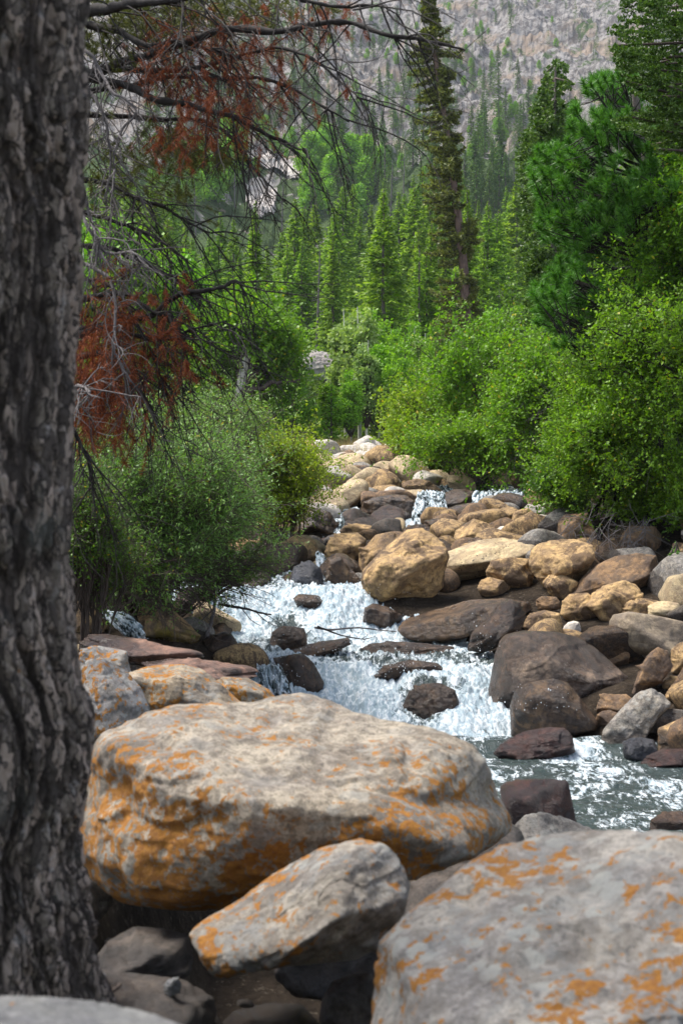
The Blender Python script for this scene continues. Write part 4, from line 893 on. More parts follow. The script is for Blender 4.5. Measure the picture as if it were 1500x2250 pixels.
def leafy(name, label, cat, poly, Y0, Y1, base, ntips, nleaf, ll, lw, leafm, woodm='brownwood', group=None, stems=14, thr=-.18, freq=2.2, spread=.16, stem_r=.02, twig_r=.0025, arch=.35, seed=None, trunk=None, leafdown=.2, tipdir=.6):
    """woody plant: stems from its base to tips spread through the crown's volume, twigs and separate leaves"""
    global rng
    if seed: rng = np.random.default_rng(seed)
    poly = np.asarray(poly, float); x0, y0 = poly.min(0); x1, y1 = poly.max(0)
    tips = []
    Ym = (Y0+Y1)/2
    while sum(len(t) for t in tips) < ntips:
        m = ntips*2; px = rng.uniform(x0, x1, m); py = rng.uniform(y0, y1, m); ok = in_poly(px, py, poly)
        Yt = rng.uniform(Y0, Y1, m); q = PP(np.stack([px, py], 1), Yt)[ok]
        # the rear and front of the crown shrink in towards its middle
        cx, cy = poly.mean(0); k = np.abs(Yt[ok]-Ym)/(Y1-Y0)*2; sh = 1-.35*k**2
        c0 = PP(np.array([[cx, cy]]*len(q)), Yt[ok]); q[:, [0, 2]] = c0[:, [0, 2]]+(q-c0)[:, [0, 2]]*sh[:,None]
        q = q+rng.normal(size=q.shape)*np.array([1,1,1.])*spread*(.35+.9*(rng.random((len(q),1)) > .8)); q = q[fbm(q*freq+5.5, 3, seed=int(x0)+3) > thr+.16]; tips.append(q)
    T = np.concatenate(tips)[:ntips]
    T = T[T[:,2] > tz(T[:,0], T[:,1])+.03]; ntips = len(T)
    bx = (base[0]-750)/FPX*base[1]; B = np.array([bx, base[1], tz1(bx, base[1])-.03])
    root = empty(name, B, label, cat, group)
    gw = Geo()
    if trunk is not None:
        tl = smooth_line(np.array([B]+[P(*q) for q in trunk]), 24); gt = Geo(); gt.add(*tubes(tl[None], np.linspace(stem_r*1.6, stem_r*.6, 24)[None], 8)); 
        part(gt, 'trunk', MAT[woodm], root)
        S_ = T[rng.choice(ntips, min(stems, ntips), False)]
        a0 = tl[np.clip((rng.uniform(.35, .95, len(S_))*23).astype(int), 0, 23)]
        # start no higher than the tip
        for i in range(len(S_)):
            below = np.nonzero(tl[:,2] < S_[i,2]-.05)[0]; kk = below[-1] if len(below) else 2; kk = max(2, int(kk*rng.uniform(.75, 1))); a0[i] = tl[kk]
        C = (a0+S_)/2+np.array([0,0,1])*np.linalg.norm(S_-a0, axis=1)[:,None]*arch*.4
    else:
        S_ = T[rng.choice(ntips, min(stems, ntips), False)]
        a0 = B+rng.normal(size=(len(S_), 3))*np.array([.12, .12, 0])*(Y1-Y0)*.5
        C = a0*.5+S_*.5; C[:,2] = a0[:,2]+(S_[:,2]-a0[:,2])*(.5+arch)+arch*.1
    st = bez(a0, C, S_, 12); st += rng.normal(size=st.shape)*.012*(Ym/12); gw.add(*tubes(st, np.linspace(stem_r, stem_r*.3, 12)[None], 6))
    # attach every tip to its nearest stem
    d = np.linalg.norm(T[:,None,:]-S_[None], axis=2)+rng.uniform(0, .15, (ntips, len(S_)))*(Y1-Y0); kk = d.argmin(1)
    ai = rng.integers(4, 11, ntips); A = st[kk, ai]
    Cm = (A+T)/2; Cm[:,2] += np.linalg.norm(T-A, axis=1)*arch*.35; tw = bez(A, Cm, T, 6); tw[:,1:] += rng.normal(size=(ntips,5,3))*.01
    gw.add(*tubes(tw, np.linspace(twig_r*1.8, twig_r*.6, 6)[None], 3))
    part(gw, 'stems' if trunk is None else 'limbs', MAT['brownwood' if woodm == 'scarbark' else woodm], root)
    # leaves sit along the last stretch of each twig and on side shoots
    td = unit(tw[:,-1]-tw[:,-3]); nsh = 5
    sh_d = unit(td[:,None]*tipdir+rng.normal(size=(ntips, nsh, 3))*.6+np.array([0,0,.12])); sl_ = spread*rng.uniform(.4, 1.9, (ntips, nsh, 1))
    sb = tw[:,3][:,None]+(tw[:,5]-tw[:,3])[:,None]*rng.random((ntips, nsh, 1)); se = sb+sh_d*sl_
    gl = Geo()
    sA = sb.reshape(-1,3); sE = se.reshape(-1,3); mid = (sA+sE)/2+rng.normal(size=sA.shape)*spread*.08
    V, F = tubes(np.stack([sA, mid, sE], 1), np.array([[twig_r*.7, twig_r*.5, twig_r*.3]]), 3); gl2 = Geo(); gl2.add(V, F)
    part(gl2, 'twigs', MAT['brownwood' if woodm == 'scarbark' else woodm], root)['kind'] = 'stuff'
    t = rng.random((ntips, nsh, nleaf, 1)); c = sb[:,:,None]+(se-sb)[:,:,None]*t; c = c+rng.normal(size=c.shape)*ll*.35
    dd = unit(sh_d[:,:,None]*.55+rng.normal(size=c.shape)*.75+np.array([0,0,-leafdown])); c = c.reshape(-1,3); dd = dd.reshape(-1,3)
    up = unit(np.array([0,0,1.])+rng.normal(size=c.shape)*.55); s = unit(np.cross(dd, up))
    clump = np.repeat(np.clip(.5+.55*fbm(T*3.1, 2, seed=77), 0, 1), nsh*nleaf)
    r_ = np.clip(.35*clump+.62*rng.random(len(c)), 0, .975); r_ = np.where(rng.random(len(c)) > .985, .995, r_)
    L_ = ll*rng.uniform(.6, 1.25, len(c)); V, F = leafquads(c, dd, s, L_, lw*L_/ll); gl.add(V, F, np.repeat(r_, 4))
    part(gl, 'leaves', MAT[leafm], root, False)
    return root

# left bank willows
leafy('willow_shrub', 'broad grey-green willow arching over the stream beside the big trunk', 'shrub',
  [(135,1040),(160,970),(230,930),(300,915),(360,925),(430,940),(480,960),(520,960),(560,1010),(590,1060),(600,1110),(580,1150),(520,1190),(470,1230),(430,1275),(340,1300),(240,1290),(150,1270),(120,1150)], 9.6, 12.4, (290,11.6), 2300, 10, .034, .0052, 'leaf_sage', stems=60, seed=11, thr=-.3, spread=.17, stem_r=.012)
leafy('willow_shrub', 'low yellow-green bush pressed against the big trunk', 'shrub',
  [(120,1060),(190,1040),(260,1080),(300,1130),(330,1180),(330,1235),(260,1280),(120,1290)], 8.4, 9.5, (190,9.2), 650, 8, .022, .006, 'leaf_dark', stems=25, seed=13, spread=.12, stem_r=.008)
leafy('willow_shrub', 'bright green shrub leaning over the pale rock bar', 'shrub',
  [(520,960),(560,945),(620,960),(670,975),(705,1000),(712,1045),(690,1085),(650,1125),(600,1140),(560,1110),(530,1040)], 16, 18.6, (600,17.6), 750, 9, .042, .011, 'leaf_yellow', stems=30, seed=17, spread=.2, stem_r=.012)
leafy('willow_shrub', 'olive willow rising behind the grey-green one', 'shrub',
  [(330,930),(380,890),(450,880),(520,890),(570,930),(560,980),(460,1000),(360,990)], 14.5, 17, (450,16), 500, 9, .045, .007, 'leaf_sage', stems=26, seed=19, spread=.24, stem_r=.012)
leafy('willow_branch', 'low leafy branch trailing just above the foam', 'branch',
  [(430,1235),(520,1205),(600,1210),(632,1222),(610,1245),(560,1262),(480,1285),(430,1275)], 11.2, 12.2, (360,11.8), 130, 7, .026, .006, 'leaf_dark', stems=12, seed=23, spread=.13, stem_r=.007, arch=.05, thr=-.6)
def twig_mass(name, label, cat, region, Y0, Y1, num, ln, mat, root_pt, dirv, seed, r0=.004):
    global rng; rng = np.random.default_rng(seed)
    root = empty(name, root_pt, label, cat); A = []; B = []
    for k in range(num):
        q = P(rng.uniform(region[0], region[2]), rng.uniform(region[1], region[3]), rng.uniform(Y0, Y1)); l = ln*rng.uniform(.4, 1.2); d = unit(np.array(dirv)+rng.normal(size=3)*.5)
        pl = bez(q[None], (q+d*l*.5+rng.normal(size=3)*l*.12+np.array([0,0,.05*l]))[None], (q+d*l)[None], 10)[0]; A.append(pl)
        for m in range(4):
            a = rng.integers(2, 9); d2 = unit(d+rng.normal(size=3)*.6); l2 = l*rng.uniform(.2, .5); B.append(bez(pl[a][None], (pl[a]+d2*l2*.5+rng.normal(size=3)*l2*.1)[None], (pl[a]+d2*l2)[None], 6)[0])
    g = Geo(); g.add(*tubes(np.array(A), np.linspace(r0, r0*.4, 10)[None], 4)); part(g, 'stems', MAT[mat], root)['kind'] = 'stuff'
    g = Geo(); g.add(*tubes(np.array(B), np.linspace(r0*.5, r0*.2, 6)[None], 3)); part(g, 'twigs', MAT[mat], root)['kind'] = 'stuff'
twig_mass('dead_twigs', 'tangle of bare brown twigs under the willow skirt', 'twigs', (150,1200,400,1300), 9.6, 11, 150, .5, 'brownwood', (-1.4, 10.4, .9), (.55,-.1,-.35), 31)
twig_mass('dead_twigs', 'bare twigs dangling over the upper fall', 'twigs', (400,1240,500,1300), 10.8, 11.6, 55, .42, 'brownwood', (-1.0, 11.2, .8), (.8,-.1,-.35), 33)
twig_mass('dead_twigs', 'pale grey dead twigs hanging over boulders under the big shrub', 'twigs', (1250,1130,1440,1230), 13.4, 14.4, 110, .42, 'deadwood', (2.4, 14, 1.2), (-.3,-.3,-.6), 35)
twig_mass('dead_twigs', 'grey bare twigs inside the green thicket', 'twigs', (1150,860,1260,960), 21.5, 22.5, 60, .7, 'deadwood', (3.1, 22, 2), (-.1,-.4,-.2), 37, .006)
# right bank thicket
leafy('willow_shrub', 'tall bright green willow behind the dark round boulder', 'shrub',
  [(940,1000),(930,930),(940,860),(960,790),(990,720),(1030,690),(1080,685),(1120,710),(1150,770),(1165,860),(1160,950),(1120,1005),(1060,1010),(990,1010)], 26.5, 30.5, (1060,29), 1500, 11, .075, .025, 'leaf_green', stems=60, seed=41, spread=.34, thr=-.12, freq=1.3, stem_r=.022, twig_r=.004)
leafy('willow_shrub', 'yellowing round shrub at the edge of the rock bar', 'shrub',
  [(862,985),(870,900),(900,855),(950,848),(985,890),(1000,950),(980,1010),(920,1010)], 27, 30, (935,29), 750, 10, .07, .022, 'leaf_yellow', stems=36, seed=43, spread=.3, freq=1.3, stem_r=.018, twig_r=.004)
leafy('willow_shrub', 'rounded olive shrub filling the middle of the thicket', 'shrub',
  [(1090,1000),(1085,920),(1110,830),(1140,770),(1190,750),(1240,790),(1270,860),(1275,950),(1240,1010),(1180,1020),(1120,1015)], 21.5, 25, (1190,24), 1400, 11, .06, .019, 'leaf_green', stems=50, seed=47, spread=.28, thr=-.12, freq=1.5, stem_r=.02, twig_r=.0035)
leafy('birch_shrub', 'large small-leaved shrub overhanging the boulders', 'shrub',
  [(1190,1030),(1200,960),(1230,880),(1270,820),(1330,780),(1400,770),(1480,780),(1600,800),(1620,1180),(1500,1200),(1440,1190),(1380,1150),(1320,1120),(1260,1110)], 13.4, 17.5, (1400,16.5), 3000, 12, .036, .0125, 'leaf_green', stems=80, seed=53, spread=.17, thr=-.1, freq=2.0, stem_r=.016, woodm='darkwood')
leafy('birch_shrub', 'leafy spray hanging low beside the upper cascade', 'shrub',
  [(1175,1060),(1200,1035),(1250,1040),(1290,1070),(1280,1110),(1240,1125),(1200,1110)], 15, 16.4, (1260,16.2), 240, 9, .036, .013, 'leaf_dark', stems=14, seed=57, spread=.15, stem_r=.01)
leafy('alder_tree', 'grey-green alder leaning in above the small-leaved shrub', 'tree',
  [(1300,780),(1320,720),(1370,680),(1430,665),(1500,670),(1600,680),(1600,800),(1480,800),(1380,800)], 13, 15.5, (1560,14.8), 700, 9, .04, .013, 'leaf_green', stems=40, seed=59, spread=.2, stem_r=.02, woodm='darkwood', trunk=[(1560,1000,14.8),(1555,800,14.6),(1540,650,14.5)])
leafy('alder_tree', 'tall olive-leaved tree rising at the frame edge', 'tree',
  [(1375,640),(1400,560),(1440,480),(1470,400),(1480,300),(1500,200),(1620,180),(1640,700),(1500,720),(1400,700)], 14.5, 18, (1600,17), 1900, 11, .045, .014, 'leaf_green', stems=50, seed=61, spread=.22, stem_r=.03, woodm='darkwood', trunk=[(1590,800,16.8),(1580,500,16.5),(1570,250,16.2)])

leafy('willow_shrub', 'dark leafy shrub standing behind the olive and the bright green ones', 'shrub',
  [(1080,760),(1130,690),(1200,700),(1260,740),(1330,760),(1330,1000),(1120,980)], 27, 32, (1220,30), 1100, 10, .075, .026, 'leaf_dark', stems=40, seed=67, spread=.4, thr=-.1, freq=1.2, stem_r=.02, twig_r=.004)
leafy('willow_shrub', 'light green shrub in the corner between the bar and the thicket', 'shrub',
  [(880,985),(900,945),(980,935),(1060,940),(1150,955),(1240,970),(1230,1005),(1100,1012),(960,1010)], 23.5, 26, (1040,25.5), 600, 9, .055, .018, 'leaf_green', stems=40, seed=69, spread=.26, thr=-.2, freq=1.6, stem_r=.012)
# ------------------------------------------------------------------ pines of the right bank
def sprig_brush(g, A, nn, ln, w, mode='quad', fwd=.6, t0=1, K=None, up=0.):
    """needled shoots all round along each polyline of A (N,K,3)"""
    Nn, K, _ = A.shape; t = rng.uniform(t0, K-1-1e-3, (Nn, nn)); a = t.astype(int); f = (t-a)[...,None]; i = np.arange(Nn)[:,None]
    q0 = A[i, a]; q1 = A[i, a+1]; c = (q0+(q1-q0)*f).reshape(-1,3); tg = unit(q1-q0).reshape(-1,3)
    d = unit(tg*fwd+rdir(len(c))*.85+np.array([0,0,up])); s = unit(np.cross(d, rdir(len(c)))); L_ = ln*rng.uniform(.6, 1.3, len(c))
    if mode == 'quad': V, F = leafquads(c, d, s, L_, w); g.add(V, F, np.repeat(rng.random(len(c)), 4))
    else: V, F = needles(c, d, s, L_, w); g.add(V, F, np.repeat(rng.random(len(c)), 3))
def tufted_pine():
    global rng; rng = np.random.default_rng(71)
    base = np.array([P(1450,1125,16)[0], 16, 0]); base[2] = tz1(base[0], 16)-.05
    root = empty('pine_tree', base, 'dark green pine with long needles in brush-like tufts', 'tree')
    tl = smooth_line(np.array([base, P(1450,800,16), P(1440,560,16), P(1428,400,16), P(1400,250,16), P(1385,120,16)]), 40)
    g = Geo(); g.add(*tubes(tl[None], np.linspace(.10, .03, 40)[None], 12)); part(g, 'trunk', MAT['bark2'], root)
    poly = [(1280,175),(1315,158),(1400,150),(1420,225),(1470,300),(1500,450),(1440,560),(1390,660),(1330,745),(1260,770),(1190,755),(1170,700),(1165,625),(1215,580),(1170,520),(1180,460),(1155,370),(1172,325),(1245,300),(1250,240)]
    poly = np.array(poly, float); tips = []
    while len(tips) < 1150:
        x, y = rng.uniform(1150, 1500), rng.uniform(150, 780)
        if not in_poly(np.array([x]), np.array([y]), poly)[0]: continue
        q = P(x, y, rng.uniform(14.4, 17.2)); 
        if fbm(q[None]*np.array([1.5, 1.5, 3.4]), 2, seed=7)[0] < -.02: continue
        tips.append(q)
    T = np.array(tips); hb = T[:,2]-rng.uniform(.0, .45, len(T)); ki = np.array([np.abs(tl[:,2]-h).argmin() for h in hb]); A0 = tl[ki]
    # limbs: group tips
    sel = rng.choice(len(T), 70, False); L_ = bez(A0[sel], (A0[sel]*.5+T[sel]*.5)-np.array([0,0,.12]), T[sel], 14)
    g = Geo(); g.add(*tubes(L_, np.linspace(.022, .006, 14)[None], 6))
    dd = np.linalg.norm(T[:,None]-T[sel][None], axis=2).argmin(1); at_ = L_[dd, rng.integers(6, 13, len(T))]
    sh = bez(at_, (at_+T)/2-np.array([0,0,.05]), T, 8); g.add(*tubes(sh, np.linspace(.007, .004, 8)[None], 4)); part(g, 'limbs', MAT['darkwood'], root)
    # a brush of long needles round each shoot's end
    nn = 110; d0 = unit(sh[:,-1]-sh[:,-2]+np.array([-.02,-.01,.05])); u = rng.random((len(T), nn, 1))
    c = T[:,None]-d0[:,None]*u*.10; d = unit(d0[:,None]*.75+unit(rng.normal(size=(len(T), nn, 3)))*.8); c = c.reshape(-1,3); d = d.reshape(-1,3); s = unit(np.cross(d, rdir(len(c))))
    g = Geo(); V, F = needles(c, d, s, rng.uniform(.07, .11, len(c)), .0042); rr = np.where(rng.random(len(T)) > .97, .995, 0)[:,None]; r_ = np.clip(rng.random((len(T), nn))*.97, 0, .97); r_ = np.maximum(r_, rr*(rng.random((len(T), nn)) > .4))
    g.add(V, F, np.repeat(r_.ravel(), 3)); part(g, 'needles', MAT['pineneedle'], root, False)
tufted_pine()
def brushy_conifer(label, trunk, poly, Y0, Y1, ntips, ln, w, mat, seed, trad=.09, name='fir_tree', nn=70, thr=-.2, fr=1.4, seglen=.35, anis=2.6, sag=.0):
    global rng; rng = np.random.default_rng(seed); poly = np.array(poly, float)
    tl = smooth_line(np.array([P(*q) for q in trunk]), 50); base = tl[0].copy()
    root = empty(name, base, label, 'tree'); g = Geo(); g.add(*tubes(tl[None], np.linspace(trad, trad*.2, 50)[None], 10)); part(g, 'trunk', MAT['bark2'], root)
    x0, y0 = poly.min(0); x1, y1 = poly.max(0); T = np.zeros((0,3))
    while len(T) < ntips:
        x = rng.uniform(x0, x1, 2000); y = rng.uniform(y0, y1, 2000); ok = in_poly(x, y, poly); q = PP(np.stack([x, y], 1)[ok], rng.uniform(Y0, Y1, ok.sum()))
        q = q[fbm(q*np.array([fr, fr, fr*anis]), 2, seed=seed) > thr]; T = np.concatenate([T, q])
    T = T[:ntips]; ki = np.array([np.abs(tl[:,2]-(h+rng.uniform(-.1, .25))).argmin() for h in T[:,2]]); A0 = tl[ki]
    dirh = unit(T-A0); st = T-dirh*np.minimum(seglen*rng.uniform(.7, 1.5, len(T)), np.linalg.norm(T-A0, axis=1))[:,None]
    sel = rng.choice(ntips, min(ntips, 90), False); g = Geo(); L_ = bez(A0[sel], (A0[sel]+T[sel])/2, T[sel], 10); g.add(*tubes(L_, np.linspace(trad*.22, .008, 10)[None], 5)); part(g, 'limbs', MAT['brownwood'], root)
    sh = bez(st, (st+T)/2-np.array([0,0,.04]), T+np.array([0,0,-sag]), 6); g = Geo(); sprig_brush(g, sh, nn, ln, w, up=-.05, t0=0)
    part(g, 'needles', MAT[mat], root, False); return root
brushy_conifer('rounded mid-green pine standing behind the tufted pine', [(1215,1000,26),(1215,700,26),(1215,400,26),(1220,140,26)], [(1215,128),(1240,132),(1268,215),(1280,300),(1290,450),(1300,600),(1260,760),(1140,760),(1150,600),(1135,470),(1130,400),(1130,320),(1158,260),(1182,190)], 24.8, 27.5, 1500, .07, .02, 'firneedle', 73, nn=45, thr=-.08, seglen=.25)
brushy_conifer('fir boughs with pale tips reaching in at the top of the frame', [(1640,1125,12.5),(1640,600,12.5),(1640,100,12.5),(1640,-500,12.5)], [(1330,60),(1360,0),(1400,-60),(1650,-60),(1650,330),(1500,340),(1440,330),(1400,285),(1350,290),(1340,265),(1410,240),(1350,150)], 11.6, 13.6, 1000, .03, .009, 'firneedle', 79, nn=85, thr=-.2, fr=2.2, anis=3, seglen=.2)
brushy_conifer('little dark conifer at the foot of the taupe boulders', [(1490,1345,12.9),(1488,1280,12.9),(1485,1190,12.9)], [(1485,1190),(1500,1230),(1530,1290),(1530,1330),(1440,1325),(1445,1290),(1450,1240)], 12.6, 13.2, 130, .022, .006, 'pineneedle', 83, trad=.015, nn=90, seglen=.12)

def hero_spruce():
    global rng; rng = np.random.default_rng(91); Y = 46.
    b = P(1030,1125,Y); b[2] = tz1(b[0], Y)-.2
    root = empty('spruce_tree', b, 'tall ragged spruce towering over the valley with bare trunk between bunched boughs', 'tree')
    tl = smooth_line(np.array([b, P(1026,750,Y), P(1022,640,Y), P(1015,560,Y), P(1005,470,Y), P(993,380,Y), P(975,250,Y), P(955,120,Y), P(945,20,Y), P(940,-30,Y)]), 80)
    g = Geo(); g.add(*tubes(tl[None], np.linspace(.20, .035, 80)[None], 12)); part(g, 'trunk', MAT['redbark'], root)
    yy = [-90,0,60,100,150,190,230,260,300,350,385,405,440,480,520,560,600,640,690,740]
    lf = [938,928,924,905,893,915,912,910,915,922,932,925,928,950,942,940,948,945,950,960]
    rt = [943,952,968,1015,1005,985,1000,1012,1022,1018,1000,985,1035,1045,1066,1030,1035,1050,1060,1060]
    A = []; 
    for k in range(640):
        py = rng.uniform(-28, 735); az = rng.uniform(0, 2*np.pi)
        if vnoise(np.array([[py/13., math.cos(az)*1.6, math.sin(az)*1.6]]), 15)[0] < -.2: continue
        q = tl[np.abs((1125-(tl[:,2]-CAMZ)/Y*FPX)-py).argmin()]
        if 395 < py < 415 and rng.random() < .6: continue
        if 455 < py < 620 and vnoise(np.array([[py/28., 3, 1]]), 5)[0] < -.15: continue
        tx = 750+q[0]/Y*FPX; ext = (np.interp(py, yy, rt)-tx) if math.cos(az) > 0 else (tx-np.interp(py, yy, lf)); ext = max(ext, 16)
        ln = ext/FPX*Y*rng.uniform(.6, 1.15)
        d = np.array([math.cos(az), math.sin(az), 0]); e = q+d*ln+np.array([0,0,rng.uniform(-.28, .12)*ln-.02]); c = q+d*ln*.55+np.array([0,0,-.26*ln]); 
        if rng.random() < .22 and math.cos(az) > .3: e[2] += ln*.6
        A.append(bez(q[None], c[None], e[None], 10)[0])
    A = np.array(A); g = Geo(); g.add(*tubes(A, np.linspace(.03, .012, 10)[None], 4)); part(g, 'limbs', MAT['brownwood'], root)
    g = Geo(); sprig_brush(g, A, 130, .125, .027, fwd=.45, t0=1.0); up_ = A[A[:,0,2] > P(0,400,Y)[2]]; sprig_brush(g, up_[:,:5], 40, .12, .027, fwd=.3, t0=0); 
    for k in range(60):
        pass
    part(g, 'needles', MAT['spruceneedle'], root, False)
MAT['redbark'] = wood_mat('red_brown_bark', (.07,.045,.035), (.17,.11,.085), 8, .3, .03)
hero_spruce()

# ------------------------------------------------------------------ copied forest trees
def conifer_proto(name, H, Rr, seed, mat, spr=.26, w=.055, wh=.30, nb=6, ns=17, bare=.08, pw=.85):
    global rng; rng = np.random.default_rng(seed); root = empty(name, (0,0,0), 'x', 'tree')
    g = Geo(); tl = np.stack([np.zeros(10), np.zeros(10), np.linspace(-.3, H, 10)], 1); tl[:,:2] += rng.normal(size=(10,2))*.03*H/10; g.add(*tubes(tl[None], np.linspace(H*.014, .02, 10)[None], 7)); part(g, 'trunk', MAT['bark2'], root)
    A = []; h = H*bare
    while h < H*.985:
        u = 1-h/H
        for k in range(nb):
            az = rng.uniform(0, 6.283); ln = Rr*(u**pw)*rng.uniform(.38, 1.2)*(1+.25*vnoise(np.array([[h*1.1, seed, math.cos(az)]]), 3)[0])+.02
            q = np.array([0,0,h+rng.uniform(-.1,.1)]); d = np.array([math.cos(az), math.sin(az), 0]); up = rng.uniform(-.32, .05)+.35*(1-u)**2
            A.append(bez(q[None], (q+d*ln*.5+np.array([0,0,.05*ln]))[None], (q+d*ln+np.array([0,0,up*ln]))[None], 6)[0])
        h += wh*rng.uniform(.7, 1.3)*(.45+.75*u)
    A = np.array(A); g = Geo()
    Nn = len(A); ln = np.linalg.norm(A[:,-1]-A[:,0], axis=1); reps = np.maximum(5, (ns*ln/Rr*1.6+4)).astype(int); i = np.repeat(np.arange(Nn), reps); t = rng.uniform(.6, 4.99, len(i)); a = t.astype(int)
    q0 = A[i, a]; q1 = A[i, a+1]; c = q0+(q1-q0)*(t-a)[:,None]; tg = unit(q1-q0); side = unit(np.cross(tg, [0,0,1.]))*rng.choice([-1,1], len(i))[:,None]
    d = unit(tg*.8+side*rng.uniform(.1, 1.1, len(i))[:,None]+np.array([0,0,-.18])+rng.normal(size=c.shape)*.3); s = unit(np.cross(d, unit(np.array([0,0,1.])+rng.normal(size=c.shape)*.5)))
    tf = .42+.58*np.clip((H-c[:,2])/(.22*H), 0, 1); L_ = spr*rng.uniform(.5, 1.25, len(i))*tf; V, F = leafquads(c, d, s, L_, w*tf); g.add(V, F, np.repeat(rng.random(len(i)), 4))
    top = np.array([0,0,H]); part(g, 'crown', MAT[mat], root, False)
    return root
def broad_proto(name, H, Rr, seed, mat, wood='whitebark', nt=260, nl=26, ls=.11, bare=.26, taper=.6):
    global rng; rng = np.random.default_rng(seed); root = empty(name, (0,0,0), 'x', 'tree')
    g = Geo(); tl = np.stack([rng.normal()*.02*H*np.linspace(0,1,10)**2, rng.normal()*.02*H*np.linspace(0,1,10), np.linspace(-.2, H*.95, 10)], 1); g.add(*tubes(tl[None], np.linspace(H*.014, .010, 10)[None], 7)); part(g, 'trunk', MAT[wood], root)
    u = rng.uniform(bare, 1, nt)**.85; prof = Rr*np.sqrt(np.clip(np.sin(np.pi*np.clip((u-bare)/(1-bare), 0, 1)**taper), 0.02, 1)); az = rng.uniform(0, 6.283, nt); r_ = prof*np.sqrt(rng.uniform(.1, 1, nt)); 
    T = np.stack([np.cos(az)*r_, np.sin(az)*r_, u*H], 1); T = T[fbm(T*1.6+seed, 2, seed=seed) > -.28]; nt = len(T)
    k = np.clip(((T[:,2]/H-.1)*9).astype(int), 0, 9); A0 = tl[k]; L_ = bez(A0, (A0+T)/2, T, 5); g = Geo(); g.add(*tubes(L_, np.linspace(.018, .005, 5)[None]*H/4, 3)); part(g, 'limbs', MAT['brownwood'], root)
    c = (T[:,None]+rng.normal(size=(nt, nl, 3))*np.array([.17,.17,.13])*Rr).reshape(-1,3); d = rdir(len(c)); s = unit(np.cross(d, rdir(len(c)))); cl = np.repeat(rng.random(nt), nl)
    g = Geo(); V, F = leafquads(c, d, s, ls*rng.uniform(.6, 1.2, len(c)), ls*.42); g.add(V, F, np.repeat(np.clip(.4*cl+.6*rng.random(len(c)), 0, 1), 4)); part(g, 'crown', MAT[mat], root, False)
    return root
used = set()
def plant(proto, x, y, s, label, cat, group, z=None):
    o = proto if proto.name not in used else copy_tree(proto)
    used.add(proto.name) if o is proto else None
    o.location = (x, y, tz1(x, y)-.1 if z is None else z); o.scale = (s*r2.uniform(.85, 1.15), s*r2.uniform(.85, 1.15), s); o.rotation_euler = (0,0,r2.uniform(0, 6.28))
    return tag(o, label, cat, group)
r2 = np.random.default_rng(5)
CF = [conifer_proto('conifer_tree', 10, [2.9,3.2,2.5,3.5,3.0][k], 200+k, 'forest', spr=.27, w=.062, wh=.26, ns=34, nb=[8,9,8,9,8][k], bare=.04, pw=[1.15,1.0,1.3,1.1,1.2][k]) for k in range(5)]
# mid-valley conifers
cand = []
for k in range(4000):
    Y = 58*(150/58)**r2.random(); px = r2.uniform(-60, 1560); X = (px-750)/FPX*Y
    if Y > 115 and 380 < px < 760: continue
    if Y < 75 and 590 < px < 800: continue
    if any(abs(X-a) < 2.1 and abs(Y-b_) < 2.6 for a, b_ in cand[-400:]): continue
    cand.append((X, Y))
    if len(cand) >= 270: break
for k, (X, Y) in enumerate(cand):
    sc_ = r2.uniform(.55, 1.2)*(.8+.25*(Y > 90)); pxk = 750+X/Y*FPX
    wh_ = 'behind the dead branches' if pxk < 520 else 'left of the ragged spruce' if pxk < 960 else 'between ragged spruce and tufted pine'
    lb_ = ('tall' if sc_ > .9 else 'shorter')+' green valley conifer '+('in front ' if Y < 90 else 'farther back ')+wh_
    plant(CF[k % 5], X, Y, sc_, lb_, 'tree', lb_.replace('conifer', 'conifers'))
# conifers scattered over the rocky slope
CS = [conifer_proto('slope_conifer', 10, [1.7,1.4,2.0][k], 300+k, 'forestblue', spr=.36, w=.085, wh=.42, nb=6, ns=11) for k in range(3)]
cnt = 0; tries = 0
while cnt < 285 and tries < 20000:
    tries += 1; px = r2.uniform(330, 1200); py = r2.uniform(-40, 520)
    dens = np.interp(py, [-40, 120, 300, 420, 560], [.14, .42, .85, .9, .5])*(.3+1.5*max(0, vnoise(np.array([[px/130., py/90., 4.]]), 8)[0]+.25))
    if r2.random() > dens: continue
    if 440 < px < 730 and 330 < py < 520: continue
    Y = hit(px, py)
    if Y is None: continue
    X = (px-750)/FPX*Y; plant(CS[cnt % 3], X, Y, r2.uniform(.4, 1.0), ('conifer on the high pale crags near the top of the view' if py < 180 else 'conifer halfway up the grey mountainside' if py < 330 else 'conifer on the low slope just above the valley forest'), 'tree', 'conifers on the '+('high crags' if py < 180 else 'middle slope' if py < 330 else 'low slope')); cnt += 1
